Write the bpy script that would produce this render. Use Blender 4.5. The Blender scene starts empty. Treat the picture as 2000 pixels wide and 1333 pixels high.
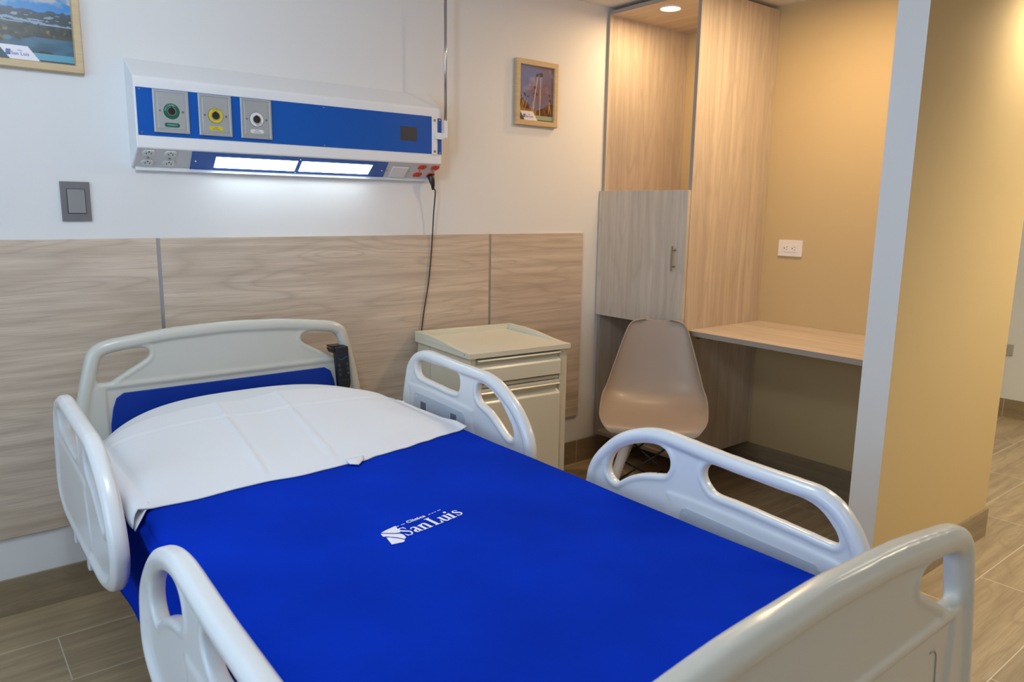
import bpy, bmesh, math, random
from math import sin, cos, pi, radians, sqrt, floor, hypot
from mathutils import Vector, Matrix, noise
random.seed(7)
S = bpy.context.scene
COL = S.collection

# ------------------------------------------------------------------ camera
cam = bpy.data.objects.new('camera', bpy.data.cameras.new('camera'))
COL.objects.link(cam)
yaw, pitch, roll, FPX = -0.67442, -0.17693, 0.015112, 1459.17
fw = Vector((-sin(yaw)*cos(pitch), cos(yaw)*cos(pitch), sin(pitch)))
rt = Vector((cos(yaw), sin(yaw), 0)); up = rt.cross(fw)
r2 = cos(roll)*rt + sin(roll)*up; u2 = -sin(roll)*rt + cos(roll)*up
M = Matrix((r2, u2, -fw)).transposed().to_4x4()
M.translation = Vector((-1.17663, -2.66718, 1.28596))
cam.matrix_world = M
cam.data.sensor_width = 36; cam.data.lens = FPX/2000*36
cam.data.clip_start = 0.05
cam.data.dof.use_dof = True; cam.data.dof.focus_distance = 2.3; cam.data.dof.aperture_fstop = 8
S.camera = cam

# ------------------------------------------------------------------ view, world, lamps
S.view_settings.view_transform = 'Standard'
S.view_settings.look = 'None'
S.view_settings.gamma = 1
S.view_settings.use_curve_mapping = False
S.view_settings.exposure = -0.26
S.cycles.max_bounces = 8; S.cycles.diffuse_bounces = 5; S.cycles.glossy_bounces = 3
S.cycles.caustics_reflective = False; S.cycles.caustics_refractive = False
S.cycles.sample_clamp_indirect = 4.0
W = bpy.data.worlds.new('sky'); S.world = W; W.use_nodes = True
W.node_tree.nodes['Background'].inputs[0].default_value = (0.54, 0.75, 1.0, 1)
W.node_tree.nodes['Background'].inputs[1].default_value = 5.0

def lamp(name, kind, loc, energy, color, size=0.1, rot=(0,0,0), size_y=None, spot=None, blend=0.6, portal=False):
    d = bpy.data.lights.new(name, kind); d.energy = energy; d.color = color
    if kind == 'AREA':
        d.shape = 'RECTANGLE' if size_y else 'DISK'; d.size = size
        if size_y: d.size_y = size_y
        if portal: d.cycles.is_portal = True
    else:
        d.shadow_soft_size = size
    if kind == 'SPOT': d.spot_size = spot; d.spot_blend = blend
    o = bpy.data.objects.new(name, d); COL.objects.link(o)
    o.location = loc; o.rotation_euler = rot
    return o
CEIL = 2.224
COOL = (0.81, 0.92, 1.0); WARM = (1.0, 0.70, 0.40); NEUT = (1.0, 0.86, 0.66)
lamp('bed_ceiling_light', 'POINT', (-0.85, -1.30, CEIL-0.17), 27, COOL, 0.12)
lamp('bed_ceiling_light_rear', 'AREA', (-0.9, -3.3, CEIL-0.03), 4, COOL, 0.55)
lamp('alcove_downlight', 'AREA', (1.49, -1.04, CEIL-0.03), 14, WARM, 0.09)
lamp('niche_downlight', 'AREA', (1.62, -0.285, 2.180), 4.8, (1.0, 0.68, 0.36), 0.085)
lamp('hall_downlight', 'SPOT', (1.97, -1.88, CEIL-0.03), 48, NEUT, 0.045, spot=radians(140), blend=0.9)
lamp('hall_fill_rear', 'SPOT', (2.5, -2.9, CEIL-0.03), 175, (1.0, .84, .56), 0.05, spot=radians(150), blend=0.6)  # added fill lamp, brightens the hall floor and the ochre partition face
lamp('hall_downlight_far', 'SPOT', (3.3, -1.6, CEIL-0.03), 40, (0.92, 0.97, 0.90), 0.05, spot=radians(160), blend=0.5)
lamp('window_portal', 'AREA', (-2.69, -1.95, 1.45), 1, (1,1,1), 2.3, rot=(radians(90),0,radians(-90)), size_y=1.3, portal=True)

# ------------------------------------------------------------------ tagging and mesh helpers
def tag(o, label=None, cat=None, group=None, kind=None):
    if label: o['label'] = label
    if cat: o['category'] = cat
    if group: o['group'] = group
    if kind: o['kind'] = kind
    return o
def thing(name, loc, label, cat, rz=0, group=None):
    o = bpy.data.objects.new(name, None); COL.objects.link(o)
    o.empty_display_size = 0.05
    o.location = loc; o.rotation_euler = (0, 0, rz)
    return tag(o, label, cat, group)
def root_of(o):
    while o.parent: o = o.parent
    return o

class MB:
    def __init__(s): s.v = []; s.f = []; s.m = []; s.cur = 0; s.sm = []; s.smooth = False
    def add(s, vs, fs):
        n = len(s.v); s.v += [tuple(v) for v in vs]
        for f in fs:
            s.f.append([i+n for i in f]); s.m.append(s.cur); s.sm.append(s.smooth)
        return s
    def box(s, x0, x1, y0, y1, z0, z1, rot=None, piv=None):
        x0, x1 = min(x0,x1), max(x0,x1); y0, y1 = min(y0,y1), max(y0,y1); z0, z1 = min(z0,z1), max(z0,z1)
        vs = [Vector(p) for p in ((x0,y0,z0),(x1,y0,z0),(x1,y1,z0),(x0,y1,z0),(x0,y0,z1),(x1,y0,z1),(x1,y1,z1),(x0,y1,z1))]
        if rot is not None:
            piv = Vector(piv or (0,0,0)); vs = [piv + rot @ (v-piv) for v in vs]
        return s.add(vs, [(0,3,2,1),(4,5,6,7),(0,1,5,4),(1,2,6,5),(2,3,7,6),(3,0,4,7)])
    def prism(s, pts, ax, a, b):
        """polygon pts in the plane normal to ax ('x': (y,z), 'y': (x,z), 'z': (x,y)), from a to b"""
        P = {'x': lambda p, t: (t, p[0], p[1]), 'y': lambda p, t: (p[0], t, p[1]), 'z': lambda p, t: (p[0], p[1], t)}[ax]
        n = len(pts)
        vs = [P(p, a) for p in pts] + [P(p, b) for p in pts]
        fs = [list(range(n))[::-1], list(range(n, 2*n))] + [(i, (i+1) % n, n+(i+1) % n, n+i) for i in range(n)]
        return s.add(vs, fs)
    def ring(s, c, ax, r, n=20):
        ax = Vector(ax).normalized(); t = Vector((0,0,1)) if abs(ax.z) < .9 else Vector((1,0,0))
        a = ax.cross(t).normalized(); b = ax.cross(a)
        return [Vector(c) + a*(r*cos(2*pi*i/n)) + b*(r*sin(2*pi*i/n)) for i in range(n)]
    def cyl(s, p0, p1, r0, r1=None, n=20):
        r1 = r0 if r1 is None else r1; ax = Vector(p1)-Vector(p0)
        vs = s.ring(p0, ax, r0, n) + s.ring(p1, ax, r1, n)
        return s.add(vs, [list(range(n))[::-1], list(range(n, 2*n))] + [(i, (i+1) % n, n+(i+1) % n, n+i) for i in range(n)])
    def tube(s, pts, r, n=12, closed=False, ell=None):
        """sweep a circle (or ell=(a,b,plane_normal): a in plane, b along the normal)"""
        pts = [Vector(p) for p in pts]; N = len(pts); vs = []; prev = None
        for i, p in enumerate(pts):
            if closed: t = (pts[(i+1) % N]-pts[i-1])
            else: t = pts[min(i+1, N-1)]-pts[max(i-1, 0)]
            t.normalize()
            if ell:
                nn = Vector(ell[2]); a = t.cross(nn).normalized(); b = nn; ra, rb = ell[0], ell[1]
            else:
                if prev is None:
                    h = Vector((0,0,1)) if abs(t.z) < .9 else Vector((1,0,0)); a = t.cross(h).normalized()
                else: a = (prev - t*prev.dot(t)).normalized()
                prev = a; b = t.cross(a); ra = rb = r[i] if isinstance(r, (list, tuple)) else r
            vs += [p + a*(ra*cos(2*pi*k/n)) + b*(rb*sin(2*pi*k/n)) for k in range(n)]
        fs = []
        for i in range(N if closed else N-1):
            j = (i+1) % N
            fs += [(i*n+k, i*n+(k+1) % n, j*n+(k+1) % n, j*n+k) for k in range(n)]
        if not closed: fs += [list(range(n))[::-1], list(range((N-1)*n, N*n))]
        return s.add(vs, fs)
    def build(s, name, mats, parent=None, bevel=0, seg=2, smooth=None, world=False, auto=False, autoang=35):
        me = bpy.data.meshes.new(name)
        vs = s.v
        if parent is not None and world:
            o0 = root_of(parent).location; vs = [(a-o0.x, b-o0.y, c-o0.z) for a, b, c in vs]
        me.from_pydata([tuple(v) for v in vs], [], s.f)
        for m in (mats if isinstance(mats, (list, tuple)) else [mats]): me.materials.append(m)
        me.polygons.foreach_set('material_index', s.m)
        bm = bmesh.new(); bm.from_mesh(me); bmesh.ops.recalc_face_normals(bm, faces=bm.faces); bm.to_mesh(me); bm.free()
        if smooth: me.polygons.foreach_set('use_smooth', [True]*len(me.polygons))
        elif any(s.sm): me.polygons.foreach_set('use_smooth', s.sm)
        me.update()
        o = bpy.data.objects.new(name, me); COL.objects.link(o)
        if parent: o.parent = parent
        if bevel:
            b = o.modifiers.new('bevel', 'BEVEL'); b.width = bevel; b.segments = seg; b.limit_method = 'ANGLE'; b.angle_limit = radians(40)
            b.harden_normals = False
        if auto: smooth_angle(o, autoang)
        return o
def smooth_angle(o, ang=35):
    bm = bmesh.new(); bm.from_mesh(o.data)
    for f in bm.faces: f.smooth = True
    for e in bm.edges:
        if len(e.link_faces) == 2 and e.calc_face_angle(0) > radians(ang): e.smooth = False
    bm.to_mesh(o.data); bm.free()
def structure(o, kind='structure'): o['kind'] = kind; return o

def catmull(pts, sub=6, closed=True):
    out = []; n = len(pts); rng = n if closed else n-1
    for i in range(rng):
        g = (lambda k: pts[k % n]) if closed else (lambda k: pts[min(max(k, 0), n-1)])
        p0, p1, p2, p3 = g(i-1), g(i), g(i+1), g(i+2)
        for k in range(sub):
            t = k/sub
            out.append(tuple(.5*((2*p1[d]) + (-p0[d]+p2[d])*t + (2*p0[d]-5*p1[d]+4*p2[d]-p3[d])*t*t + (-p0[d]+3*p1[d]-3*p2[d]+p3[d])*t**3) for d in range(len(p1))))
    if not closed: out.append(tuple(pts[-1]))
    return out
def area2(p): return sum(p[i-1][0]*p[i][1]-p[i][0]*p[i-1][1] for i in range(len(p)))/2
def offset(p, d):
    """offset a closed polyline; positive d = inwards"""
    n = len(p); sgn = 1 if area2(p) > 0 else -1; out = []
    for i in range(n):
        tx, ty = p[(i+1) % n][0]-p[i-1][0], p[(i+1) % n][1]-p[i-1][1]; L = hypot(tx, ty) or 1
        out.append((p[i][0]-sgn*ty/L*d, p[i][1]+sgn*tx/L*d))
    return out
def resample(p, step):
    q = [p[0]]; acc = 0
    n = len(p)
    for i in range(n):
        a, b = p[i], p[(i+1) % n]; L = hypot(b[0]-a[0], b[1]-a[1])
        while acc + L >= step:
            t = (step-acc)/L; a = (a[0]+(b[0]-a[0])*t, a[1]+(b[1]-a[1])*t); q.append(a)
            L = hypot(b[0]-a[0], b[1]-a[1]); acc = 0
        acc += L
    return q[:-1] if len(q) > 3 else q
def fill2d(loops, half, bevel=0.0, res=3):
    """filled plate with holes: (verts, faces), lying in xy, thickness along z"""
    cu = bpy.data.curves.new('tmp', 'CURVE'); cu.dimensions = '2D'; cu.fill_mode = 'BOTH'
    cu.extrude = max(half-bevel, 0.0005); cu.bevel_depth = bevel; cu.bevel_resolution = res
    if bevel: cu.offset = -bevel
    for lp in loops:
        sp = cu.splines.new('POLY'); sp.points.add(len(lp)-1)
        for k, q in enumerate(lp): sp.points[k].co = (q[0], q[1], 0, 1)
        sp.use_cyclic_u = True
    ob = bpy.data.objects.new('tmp', cu); COL.objects.link(ob)
    me = bpy.data.meshes.new_from_object(ob)
    V = [tuple(v.co) for v in me.vertices]; F = [list(q.vertices) for q in me.polygons]
    bpy.data.objects.remove(ob); bpy.data.curves.remove(cu); bpy.data.meshes.remove(me)
    return V, F
def remeshed(mb, voxel=0.004, smooth=6, factor=0.6):
    me = bpy.data.meshes.new('tmp'); me.from_pydata(mb.v, [], mb.f)
    bm = bmesh.new(); bm.from_mesh(me); bmesh.ops.remove_doubles(bm, verts=bm.verts, dist=1e-5)
    bmesh.ops.recalc_face_normals(bm, faces=bm.faces); bm.to_mesh(me); bm.free()
    ob = bpy.data.objects.new('tmp', me); COL.objects.link(ob)
    m = ob.modifiers.new('r', 'REMESH'); m.mode = 'VOXEL'; m.voxel_size = voxel
    k = ob.modifiers.new('s', 'SMOOTH'); k.iterations = smooth; k.factor = factor
    dg = bpy.context.evaluated_depsgraph_get(); dg.update()
    e = ob.evaluated_get(dg); out = bpy.data.meshes.new_from_object(e)
    bpy.data.objects.remove(ob); bpy.data.meshes.remove(me)
    out.polygons.foreach_set('use_smooth', [True]*len(out.polygons))
    return out
def mesh_object(name, me, mat, parent, xf=None):
    if xf is not None: me.transform(xf)
    me.name = name; me.materials.clear(); me.materials.append(mat); me.update()
    o = bpy.data.objects.new(name, me); COL.objects.link(o); o.parent = parent
    return o
def text_mesh(txt, size, align='CENTER', bold=0.0, ext=0.0004, spacing=1.0):
    cu = bpy.data.curves.new('tmp', 'FONT'); cu.body = txt; cu.size = size; cu.align_x = align; cu.align_y = 'CENTER'
    cu.extrude = ext; cu.offset = bold; cu.space_character = spacing; cu.resolution_u = 3
    ob = bpy.data.objects.new('tmp', cu); COL.objects.link(ob)
    me = bpy.data.meshes.new_from_object(ob)
    V = [tuple(v.co) for v in me.vertices]; F = [list(q.vertices) for q in me.polygons]
    bpy.data.objects.remove(ob); bpy.data.curves.remove(cu); bpy.data.meshes.remove(me)
    return V, F

# ------------------------------------------------------------------ materials
def srgb(r, g, b):
    f = lambda c: (c/255/12.92) if c/255 <= .04045 else ((c/255+.055)/1.055)**2.4
    return (f(r), f(g), f(b), 1)
def mat(name, col, rough=0.5, metal=0.0, spec=0.5, bump=0.0, bscale=200, var=0.0, coat=0.0, sheen=0.0, vscale=6):
    m = bpy.data.materials.new(name); m.use_nodes = True; nt = m.node_tree; b = nt.nodes['Principled BSDF']
    b.inputs['Base Color'].default_value = (*col[:3], 1); b.inputs['Roughness'].default_value = rough
    b.inputs['Metallic'].default_value = metal; b.inputs['Specular IOR Level'].default_value = spec
    b.inputs['Coat Weight'].default_value = coat; b.inputs['Coat Roughness'].default_value = 0.15
    b.inputs['Sheen Weight'].default_value = sheen
    tc = nt.nodes.new('ShaderNodeTexCoord')
    if bump:
        n = nt.nodes.new('ShaderNodeTexNoise'); n.inputs['Scale'].default_value = bscale; n.inputs['Detail'].default_value = 3
        nt.links.new(tc.outputs['Object'], n.inputs['Vector'])
        bp = nt.nodes.new('ShaderNodeBump'); bp.inputs['Strength'].default_value = bump; bp.inputs['Distance'].default_value = 0.002
        nt.links.new(n.outputs['Fac'], bp.inputs['Height']); nt.links.new(bp.outputs['Normal'], b.inputs['Normal'])
    if var:
        n = nt.nodes.new('ShaderNodeTexNoise'); n.inputs['Scale'].default_value = vscale; n.inputs['Detail'].default_value = 5
        nt.links.new(tc.outputs['Object'], n.inputs['Vector'])
        r = nt.nodes.new('ShaderNodeMapRange'); r.inputs[1].default_value = .3; r.inputs[2].default_value = .7
        r.inputs[3].default_value = 1-var; r.inputs[4].default_value = 1+var
        nt.links.new(n.outputs['Fac'], r.inputs[0])
        mx = nt.nodes.new('ShaderNodeMix'); mx.data_type = 'RGBA'; mx.blend_type = 'MULTIPLY'; mx.inputs[0].default_value = 1
        mx.inputs[6].default_value = (*col[:3], 1); nt.links.new(r.outputs[0], mx.inputs[7])
        nt.links.new(mx.outputs[2], b.inputs['Base Color'])
    return m
def emis(name, col, strength):
    m = bpy.data.materials.new(name); m.use_nodes = True; b = m.node_tree.nodes['Principled BSDF']
    b.inputs['Base Color'].default_value = (*col[:3], 1); b.inputs['Emission Color'].default_value = (*col[:3], 1)
    b.inputs['Emission Strength'].default_value = strength
    return m
def wood_nodes(nt, vec, cols, along, across, ring=9.0, fiber=1.0):
    """vec: socket with x along the grain and y across it; returns colour socket"""
    N = nt.nodes; Lk = nt.links
    def mapping(sx, sy, sz=1.0, loc=(0,0,0)):
        m = N.new('ShaderNodeMapping'); m.inputs['Scale'].default_value = (sx, sy, sz); m.inputs['Location'].default_value = loc
        Lk.new(vec, m.inputs['Vector']); return m.outputs[0]
    def M_(op, a, b=None, c=None, clamp=False):
        n = N.new('ShaderNodeMath'); n.operation = op; n.use_clamp = clamp
        for i, x in enumerate((a, b, c)):
            if x is None: continue
            if isinstance(x, (int, float)): n.inputs[i].default_value = x
            else: Lk.new(x, n.inputs[i])
        return n.outputs[0]
    def NZ(sx, sy, det, rgh, loc=(0,0,0), sz=1.0):
        n = N.new('ShaderNodeTexNoise'); n.inputs['Scale'].default_value = 1; n.inputs['Detail'].default_value = det; n.inputs['Roughness'].default_value = rgh
        Lk.new(mapping(sx, sy, sz, loc), n.inputs['Vector']); return n.outputs['Fac']
    big = NZ(along, across*.55, 1.5, .4)
    fib = NZ(along*6, across*30, 4, .7)
    fine = NZ(along*3, across*75, 2, .6, (1, 2, 0))
    tone = NZ(along*.7, across*2.2, 3, .55, (3.1, 7.7, 0))
    knot = NZ(along*2.2, across*1.1, 1, .4, (9, 4, 2))
    field = M_('ADD', M_('MULTIPLY_ADD', fib, .055, big), M_('MULTIPLY', M_('POWER', knot, 5), 1.2))
    rid = M_('SUBTRACT', 1, M_('MULTIPLY', M_('PINGPONG', M_('MULTIPLY', field, ring*2.2), .5), 2))
    line = M_('MULTIPLY', M_('POWER', rid, 3.0), M_('MULTIPLY', M_('SUBTRACT', fib, .22, None, True), 1.9), None, True)
    c1 = N.new('ShaderNodeValToRGB'); e = c1.color_ramp.elements
    e[0].position = .40; e[0].color = (*cols[0][:3], 1); e[1].position = .61; e[1].color = (*cols[1][:3], 1)
    Lk.new(M_('ADD', M_('MULTIPLY', tone, .50), M_('ADD', M_('MULTIPLY', fine, .28), M_('MULTIPLY', fib, .22*fiber))), c1.inputs[0])
    mx = N.new('ShaderNodeMix'); mx.data_type = 'RGBA'; mx.inputs[7].default_value = (*cols[2][:3], 1)
    pore = NZ(along*9, across*70, 1.5, .5, (5, 1, 3))
    pr_ = N.new('ShaderNodeMapRange'); pr_.inputs[1].default_value = .56; pr_.inputs[2].default_value = .70; Lk.new(pore, pr_.inputs[0])
    amt = M_('MAXIMUM', M_('MULTIPLY', line, .68), M_('MULTIPLY', pr_.outputs[0], .62))
    Lk.new(amt, mx.inputs[0]); Lk.new(c1.outputs[0], mx.inputs[6])
    return mx.outputs[2], fine
def wood(name, cols, perm, along=1.2, across=9, ring=7, rough=.42, seed=0.0, bump=.12):
    """perm: which object axes run (along, across, depth), e.g. 'xzy'"""
    m = bpy.data.materials.new(name); m.use_nodes = True; nt = m.node_tree; N = nt.nodes; b = N['Principled BSDF']
    tc = N.new('ShaderNodeTexCoord'); sp = N.new('ShaderNodeSeparateXYZ'); cb = N.new('ShaderNodeCombineXYZ')
    nt.links.new(tc.outputs['Object'], sp.inputs[0])
    for i, c in enumerate(perm): nt.links.new(sp.outputs['xyz'.index(c)], cb.inputs[i])
    ad = N.new('ShaderNodeVectorMath'); ad.operation = 'ADD'; ad.inputs[1].default_value = (seed*1.7, seed*3.1, seed*5.3)
    nt.links.new(cb.outputs[0], ad.inputs[0])
    col, fib = wood_nodes(nt, ad.outputs[0], cols, along, across, ring)
    nt.links.new(col, b.inputs['Base Color']); b.inputs['Roughness'].default_value = rough
    bp = N.new('ShaderNodeBump'); bp.inputs['Strength'].default_value = bump; bp.inputs['Distance'].default_value = .001
    nt.links.new(fib, bp.inputs['Height']); nt.links.new(bp.outputs[0], b.inputs['Normal'])
    return m
OAK = [(.50,.40,.31), (.72,.605,.49), (.29,.215,.155)]
m_panel = wood('oak_laminate_horizontal', OAK, 'xzy', along=.85, across=13, ring=3.2, seed=.4)
m_panel2 = wood('oak_laminate_horizontal_b', OAK, 'xzy', along=.85, across=13, ring=3.2, seed=2.3)
m_panel3 = wood('oak_laminate_horizontal_c', OAK, 'xzy', along=.85, across=13, ring=3.2, seed=4.9)
OAKV = [(.54,.455,.365), (.70,.61,.505), (.40,.32,.245)]
m_oak_xz = wood('oak_laminate_upright', OAKV, 'zxy', along=1.0, across=15, ring=3, seed=1.3)
m_oak_yz = wood('oak_laminate_door', OAKV, 'zyx', along=1.0, across=15, ring=3, seed=3.3)
m_oak_xy = wood('oak_laminate_flat', OAKV, 'yxz', along=1.0, across=15, ring=3, seed=5.3)
m_edge = mat('grey_edge_banding', (.33,.29,.25), .45)
m_white = mat('white_wall_paint', (.74,.74,.74), .7, bump=.05, bscale=120, spec=.3)
m_ceil = mat('ceiling_paint', (.78,.77,.75), .8, spec=.2)
m_yellow = mat('ochre_wall_paint', (.56,.425,.225), .6, bump=.05, bscale=120, spec=.3)
m_frost = mat('frost_white_metal', (.80,.82,.84), .35, spec=.5)
m_unit = mat('powder_coated_white', (.79,.80,.82), .38)
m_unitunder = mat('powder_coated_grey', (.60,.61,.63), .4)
m_blueac = mat('blue_acrylic', (.002,.088,.42), .25, spec=.35)
m_blueboard = mat('blue_board_insert', (.001,.028,.27), .5, spec=.25)
m_steel = mat('brushed_steel', (.40,.425,.44), .38, metal=.35, bump=.08, bscale=60)
m_steel_dk = mat('steel_screw', (.35,.35,.36), .35, metal=.9)
m_chrome = mat('polished_chrome', (.5,.5,.52), .18, metal=1)
m_black = mat('black_plastic', (.008,.009,.012), .35)
m_hole = mat('dark_slot', (.01,.01,.01), .8)
m_headb = mat('warm_white_moulded_plastic', (.56,.55,.49), .28, spec=.5, coat=.15)
m_rail = mat('pale_moulded_plastic', (.73,.74,.745), .26, spec=.5, coat=.2)
m_plate = mat('rail_plate_plastic', (.52,.56,.60), .4)
m_slotshade = mat('slot_shade_grey', (.13,.15,.18), .6)
m_red = mat('red_socket_plastic', (.70,.045,.012), .4)
m_sock = mat('white_socket_plastic', (.66,.69,.68), .35)
m_sockp = mat('cream_socket_plastic', (.80,.76,.74), .3)
m_greysock = mat('grey_socket_plastic', (.40,.40,.38), .35)
m_switch = mat('grey_switch_frame', (.17,.165,.17), .45, metal=.3)
m_rocker = mat('grey_switch_rocker', (.26,.26,.265), .4, metal=.2)
m_green = mat('green_enamel', (.004,.10,.07), .35)
m_yel = mat('yellow_enamel', (.62,.50,.03), .35)
m_wht = mat('white_enamel', (.72,.74,.76), .35)
m_ink = mat('dark_ink', (.03,.04,.06), .5)
m_ivory = mat('ivory_abs', (.70,.675,.55), .32, coat=.1)
m_ivory2 = mat('ivory_abs_body', (.63,.60,.47), .36)
m_lamp = emis('lamp_diffuser', (.78,.92,1.0), 11.0)
m_spotglow = emis('downlight_glow', (1.0,.82,.5), 14.0)
m_frame = wood('picture_frame_wood', [(.50,.36,.19),(.60,.45,.26),(.44,.31,.16)], 'xzy', along=3, across=30, ring=2, seed=7)
m_chair = mat('taupe_shell_plastic', (.33,.262,.21), .42, coat=.05)
m_chleg = mat('white_painted_dowel', (.72,.66,.62), .45)
m_wire = mat('black_wire', (.012,.011,.011), .4, metal=.3)
m_blanket = mat('royal_blue_fleece', (.0012,.026,.40), 1.0, spec=.04, bump=.6, bscale=420, var=.12, vscale=5)
m_sheet = mat('white_cotton', (.72,.74,.78), .85, spec=.2, bump=.12, bscale=500)
m_pillow = mat('white_pillow_cotton', (.66,.69,.72), .85, spec=.2, bump=.08, bscale=500)
m_mattress = mat('mattress_fitted_cover', (.80,.82,.86), .8, spec=.2)
m_print_w = mat('embroidery_white', (.82,.83,.95), .8)
m_alu = mat('aluminium_strip', (.55,.57,.6), .3, metal=.8)
m_brass = mat('aged_brass', (.30,.25,.16), .35, metal=.8)
m_remblue = mat('remote_blue_print', (.01,.09,.22), .4)
m_remgrey = mat('remote_grey_print', (.05,.05,.055), .4)

# floor tiles: wood-look planks 0.93 x 0.256 m, each row shifted by 0.29 m
def plank_material(name, vertical=False):
    m = bpy.data.materials.new(name); m.use_nodes = True; nt = m.node_tree; N = nt.nodes; L = nt.links; b = N['Principled BSDF']
    def mth(op, a, bb=None, c=None):
        n = N.new('ShaderNodeMath'); n.operation = op
        for i, x in enumerate((a, bb, c)):
            if x is None: continue
            if isinstance(x, (int, float)): n.inputs[i].default_value = x
            else: L.new(x, n.inputs[i])
        return n.outputs[0]
    tc = N.new('ShaderNodeTexCoord'); sp = N.new('ShaderNodeSeparateXYZ'); L.new(tc.outputs['Object'], sp.inputs[0])
    x, y = sp.outputs[0], sp.outputs[1]
    r = mth('DIVIDE', mth('MULTIPLY', mth('ADD', y, 0.236), -1), 0.256)
    row = mth('FLOOR', r); fy = mth('SUBTRACT', r, row)
    cx_ = mth('DIVIDE', mth('SUBTRACT', mth('SUBTRACT', x, -0.953), mth('MULTIPLY', row, 0.29)), 0.93)
    colx = mth('FLOOR', cx_); fx = mth('SUBTRACT', cx_, colx)
    dy = mth('MULTIPLY', mth('MINIMUM', fy, mth('SUBTRACT', 1, fy)), 0.256)
    dx = mth('MULTIPLY', mth('MINIMUM', fx, mth('SUBTRACT', 1, fx)), 0.93)
    d = mth('MINIMUM', dx, dy)
    gr = mth('LESS_THAN', d, 0.0016)
    wn = N.new('ShaderNodeTexWhiteNoise'); wn.noise_dimensions = '2D'
    cv = N.new('ShaderNodeCombineXYZ'); L.new(row, cv.inputs[0]); L.new(colx, cv.inputs[1]); L.new(cv.outputs[0], wn.inputs['Vector'])
    v = N.new('ShaderNodeCombineXYZ'); L.new(x, v.inputs[0]); L.new(y, v.inputs[1]); L.new(mth('MULTIPLY', wn.outputs['Value'], 37.0), v.inputs[2])
    col, fib = wood_nodes(nt, v.outputs[0], [(.31,.228,.135), (.46,.352,.215), (.21,.143,.08)], 1.3, 12, 3)
    sh = N.new('ShaderNodeMapRange'); sh.inputs[3].default_value = .88; sh.inputs[4].default_value = 1.1; L.new(wn.outputs['Value'], sh.inputs[0])
    mm = N.new('ShaderNodeMix'); mm.data_type = 'RGBA'; mm.blend_type = 'MULTIPLY'; mm.inputs[0].default_value = 1
    L.new(col, mm.inputs[6]); L.new(sh.outputs[0], mm.inputs[7])
    mg = N.new('ShaderNodeMix'); mg.data_type = 'RGBA'; mg.inputs[7].default_value = (.62,.54,.42,1)
    L.new(gr, mg.inputs[0]); L.new(mm.outputs[2], mg.inputs[6]); L.new(mg.outputs[2], b.inputs['Base Color'])
    b.inputs['Roughness'].default_value = .4; b.inputs['Specular IOR Level'].default_value = .4
    bp = N.new('ShaderNodeBump'); bp.inputs['Strength'].default_value = .15; bp.inputs['Distance'].default_value = .001
    L.new(fib, bp.inputs['Height']); L.new(bp.outputs[0], b.inputs['Normal'])
    return m
m_floor = plank_material('wood_look_floor_tiles')
def skirting_material(name, perm, joint, seed):
    m = wood(name, [(.235,.175,.11), (.33,.255,.165), (.18,.13,.08)], perm, along=1.6, across=14, ring=5, rough=.4, seed=seed)
    nt = m.node_tree; N = nt.nodes; L = nt.links; b = N['Principled BSDF']; src = b.inputs['Base Color'].links[0].from_socket
    tc = N.new('ShaderNodeTexCoord'); sp = N.new('ShaderNodeSeparateXYZ'); L.new(tc.outputs['Object'], sp.inputs[0])
    a = N.new('ShaderNodeMath'); a.operation = 'SUBTRACT'; a.inputs[1].default_value = joint; L.new(sp.outputs['xyz'.index(perm[0])], a.inputs[0])
    w = N.new('ShaderNodeMath'); w.operation = 'PINGPONG'; w.inputs[1].default_value = .465; L.new(a.outputs[0], w.inputs[0])
    l = N.new('ShaderNodeMath'); l.operation = 'LESS_THAN'; l.inputs[1].default_value = .0018; L.new(w.outputs[0], l.inputs[0])
    mg = N.new('ShaderNodeMix'); mg.data_type = 'RGBA'; mg.inputs[7].default_value = (.55,.47,.36,1)
    L.new(l.outputs[0], mg.inputs[0]); L.new(src, mg.inputs[6]); L.new(mg.outputs[2], b.inputs['Base Color'])
    return m

# ------------------------------------------------------------------ room shell
XR, XF, YP0, YP1, XP, XE = 2.085, 4.25, -1.544, -1.635, 1.151, 2.11
XL, YR = -2.7, -4.3
def shell(name, mb, m): return structure(mb.build(name, m))
shell('floor', MB().box(XL-.1, XF+.1, YR-.1, .1, -.08, 0), m_floor)
shell('ceiling', MB().box(XL-.1, XF+.1, YR-.1, .1, CEIL, CEIL+.08), m_ceil)
shell('wall_back', MB().box(XL-.1, XF+.1, 0, .1, 0, CEIL), m_white)
# left wall with a wide window; the daylight comes from there
b = MB(); wy0, wy1, wz0, wz1 = -3.1, -.8, .8, 2.1
b.box(XL-.1, XL, YR-.1, wy0, 0, CEIL); b.box(XL-.1, XL, wy1, 0, 0, CEIL); b.box(XL-.1, XL, wy0, wy1, 0, wz0); b.box(XL-.1, XL, wy0, wy1, wz1, CEIL)
shell('wall_left', b, m_white)
b = MB()
for ya, yb in ((wy0, wy0+.04), (wy1-.04, wy1), (-1.97, -1.93)): b.box(XL-.07, XL-.03, ya, yb, wz0, wz1)
for za, zb in ((wz0, wz0+.04), (wz1-.04, wz1)): b.box(XL-.07, XL-.03, wy0+.04, wy1-.04, za, zb)
shell('window_1', b, m_unit)
shell('wall_rear', MB().box(XL, XF, YR-.1, YR, 0, CEIL), m_white)
shell('wall_hall', MB().box(XF, XF+.1, YR, 0, 0, CEIL), m_white)
shell('wall_right', MB().box(XR, XE-.001, YP0, 0, 0, CEIL), m_yellow)
b = MB().box(XP, XE, YP1, YP0, 0, CEIL)
# end face of the partition (towards the bed) is white, long faces ochre
b.m = [0]*6; b.m[5] = 1
shell('wall_partition', b, [m_yellow, m_white])
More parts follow.
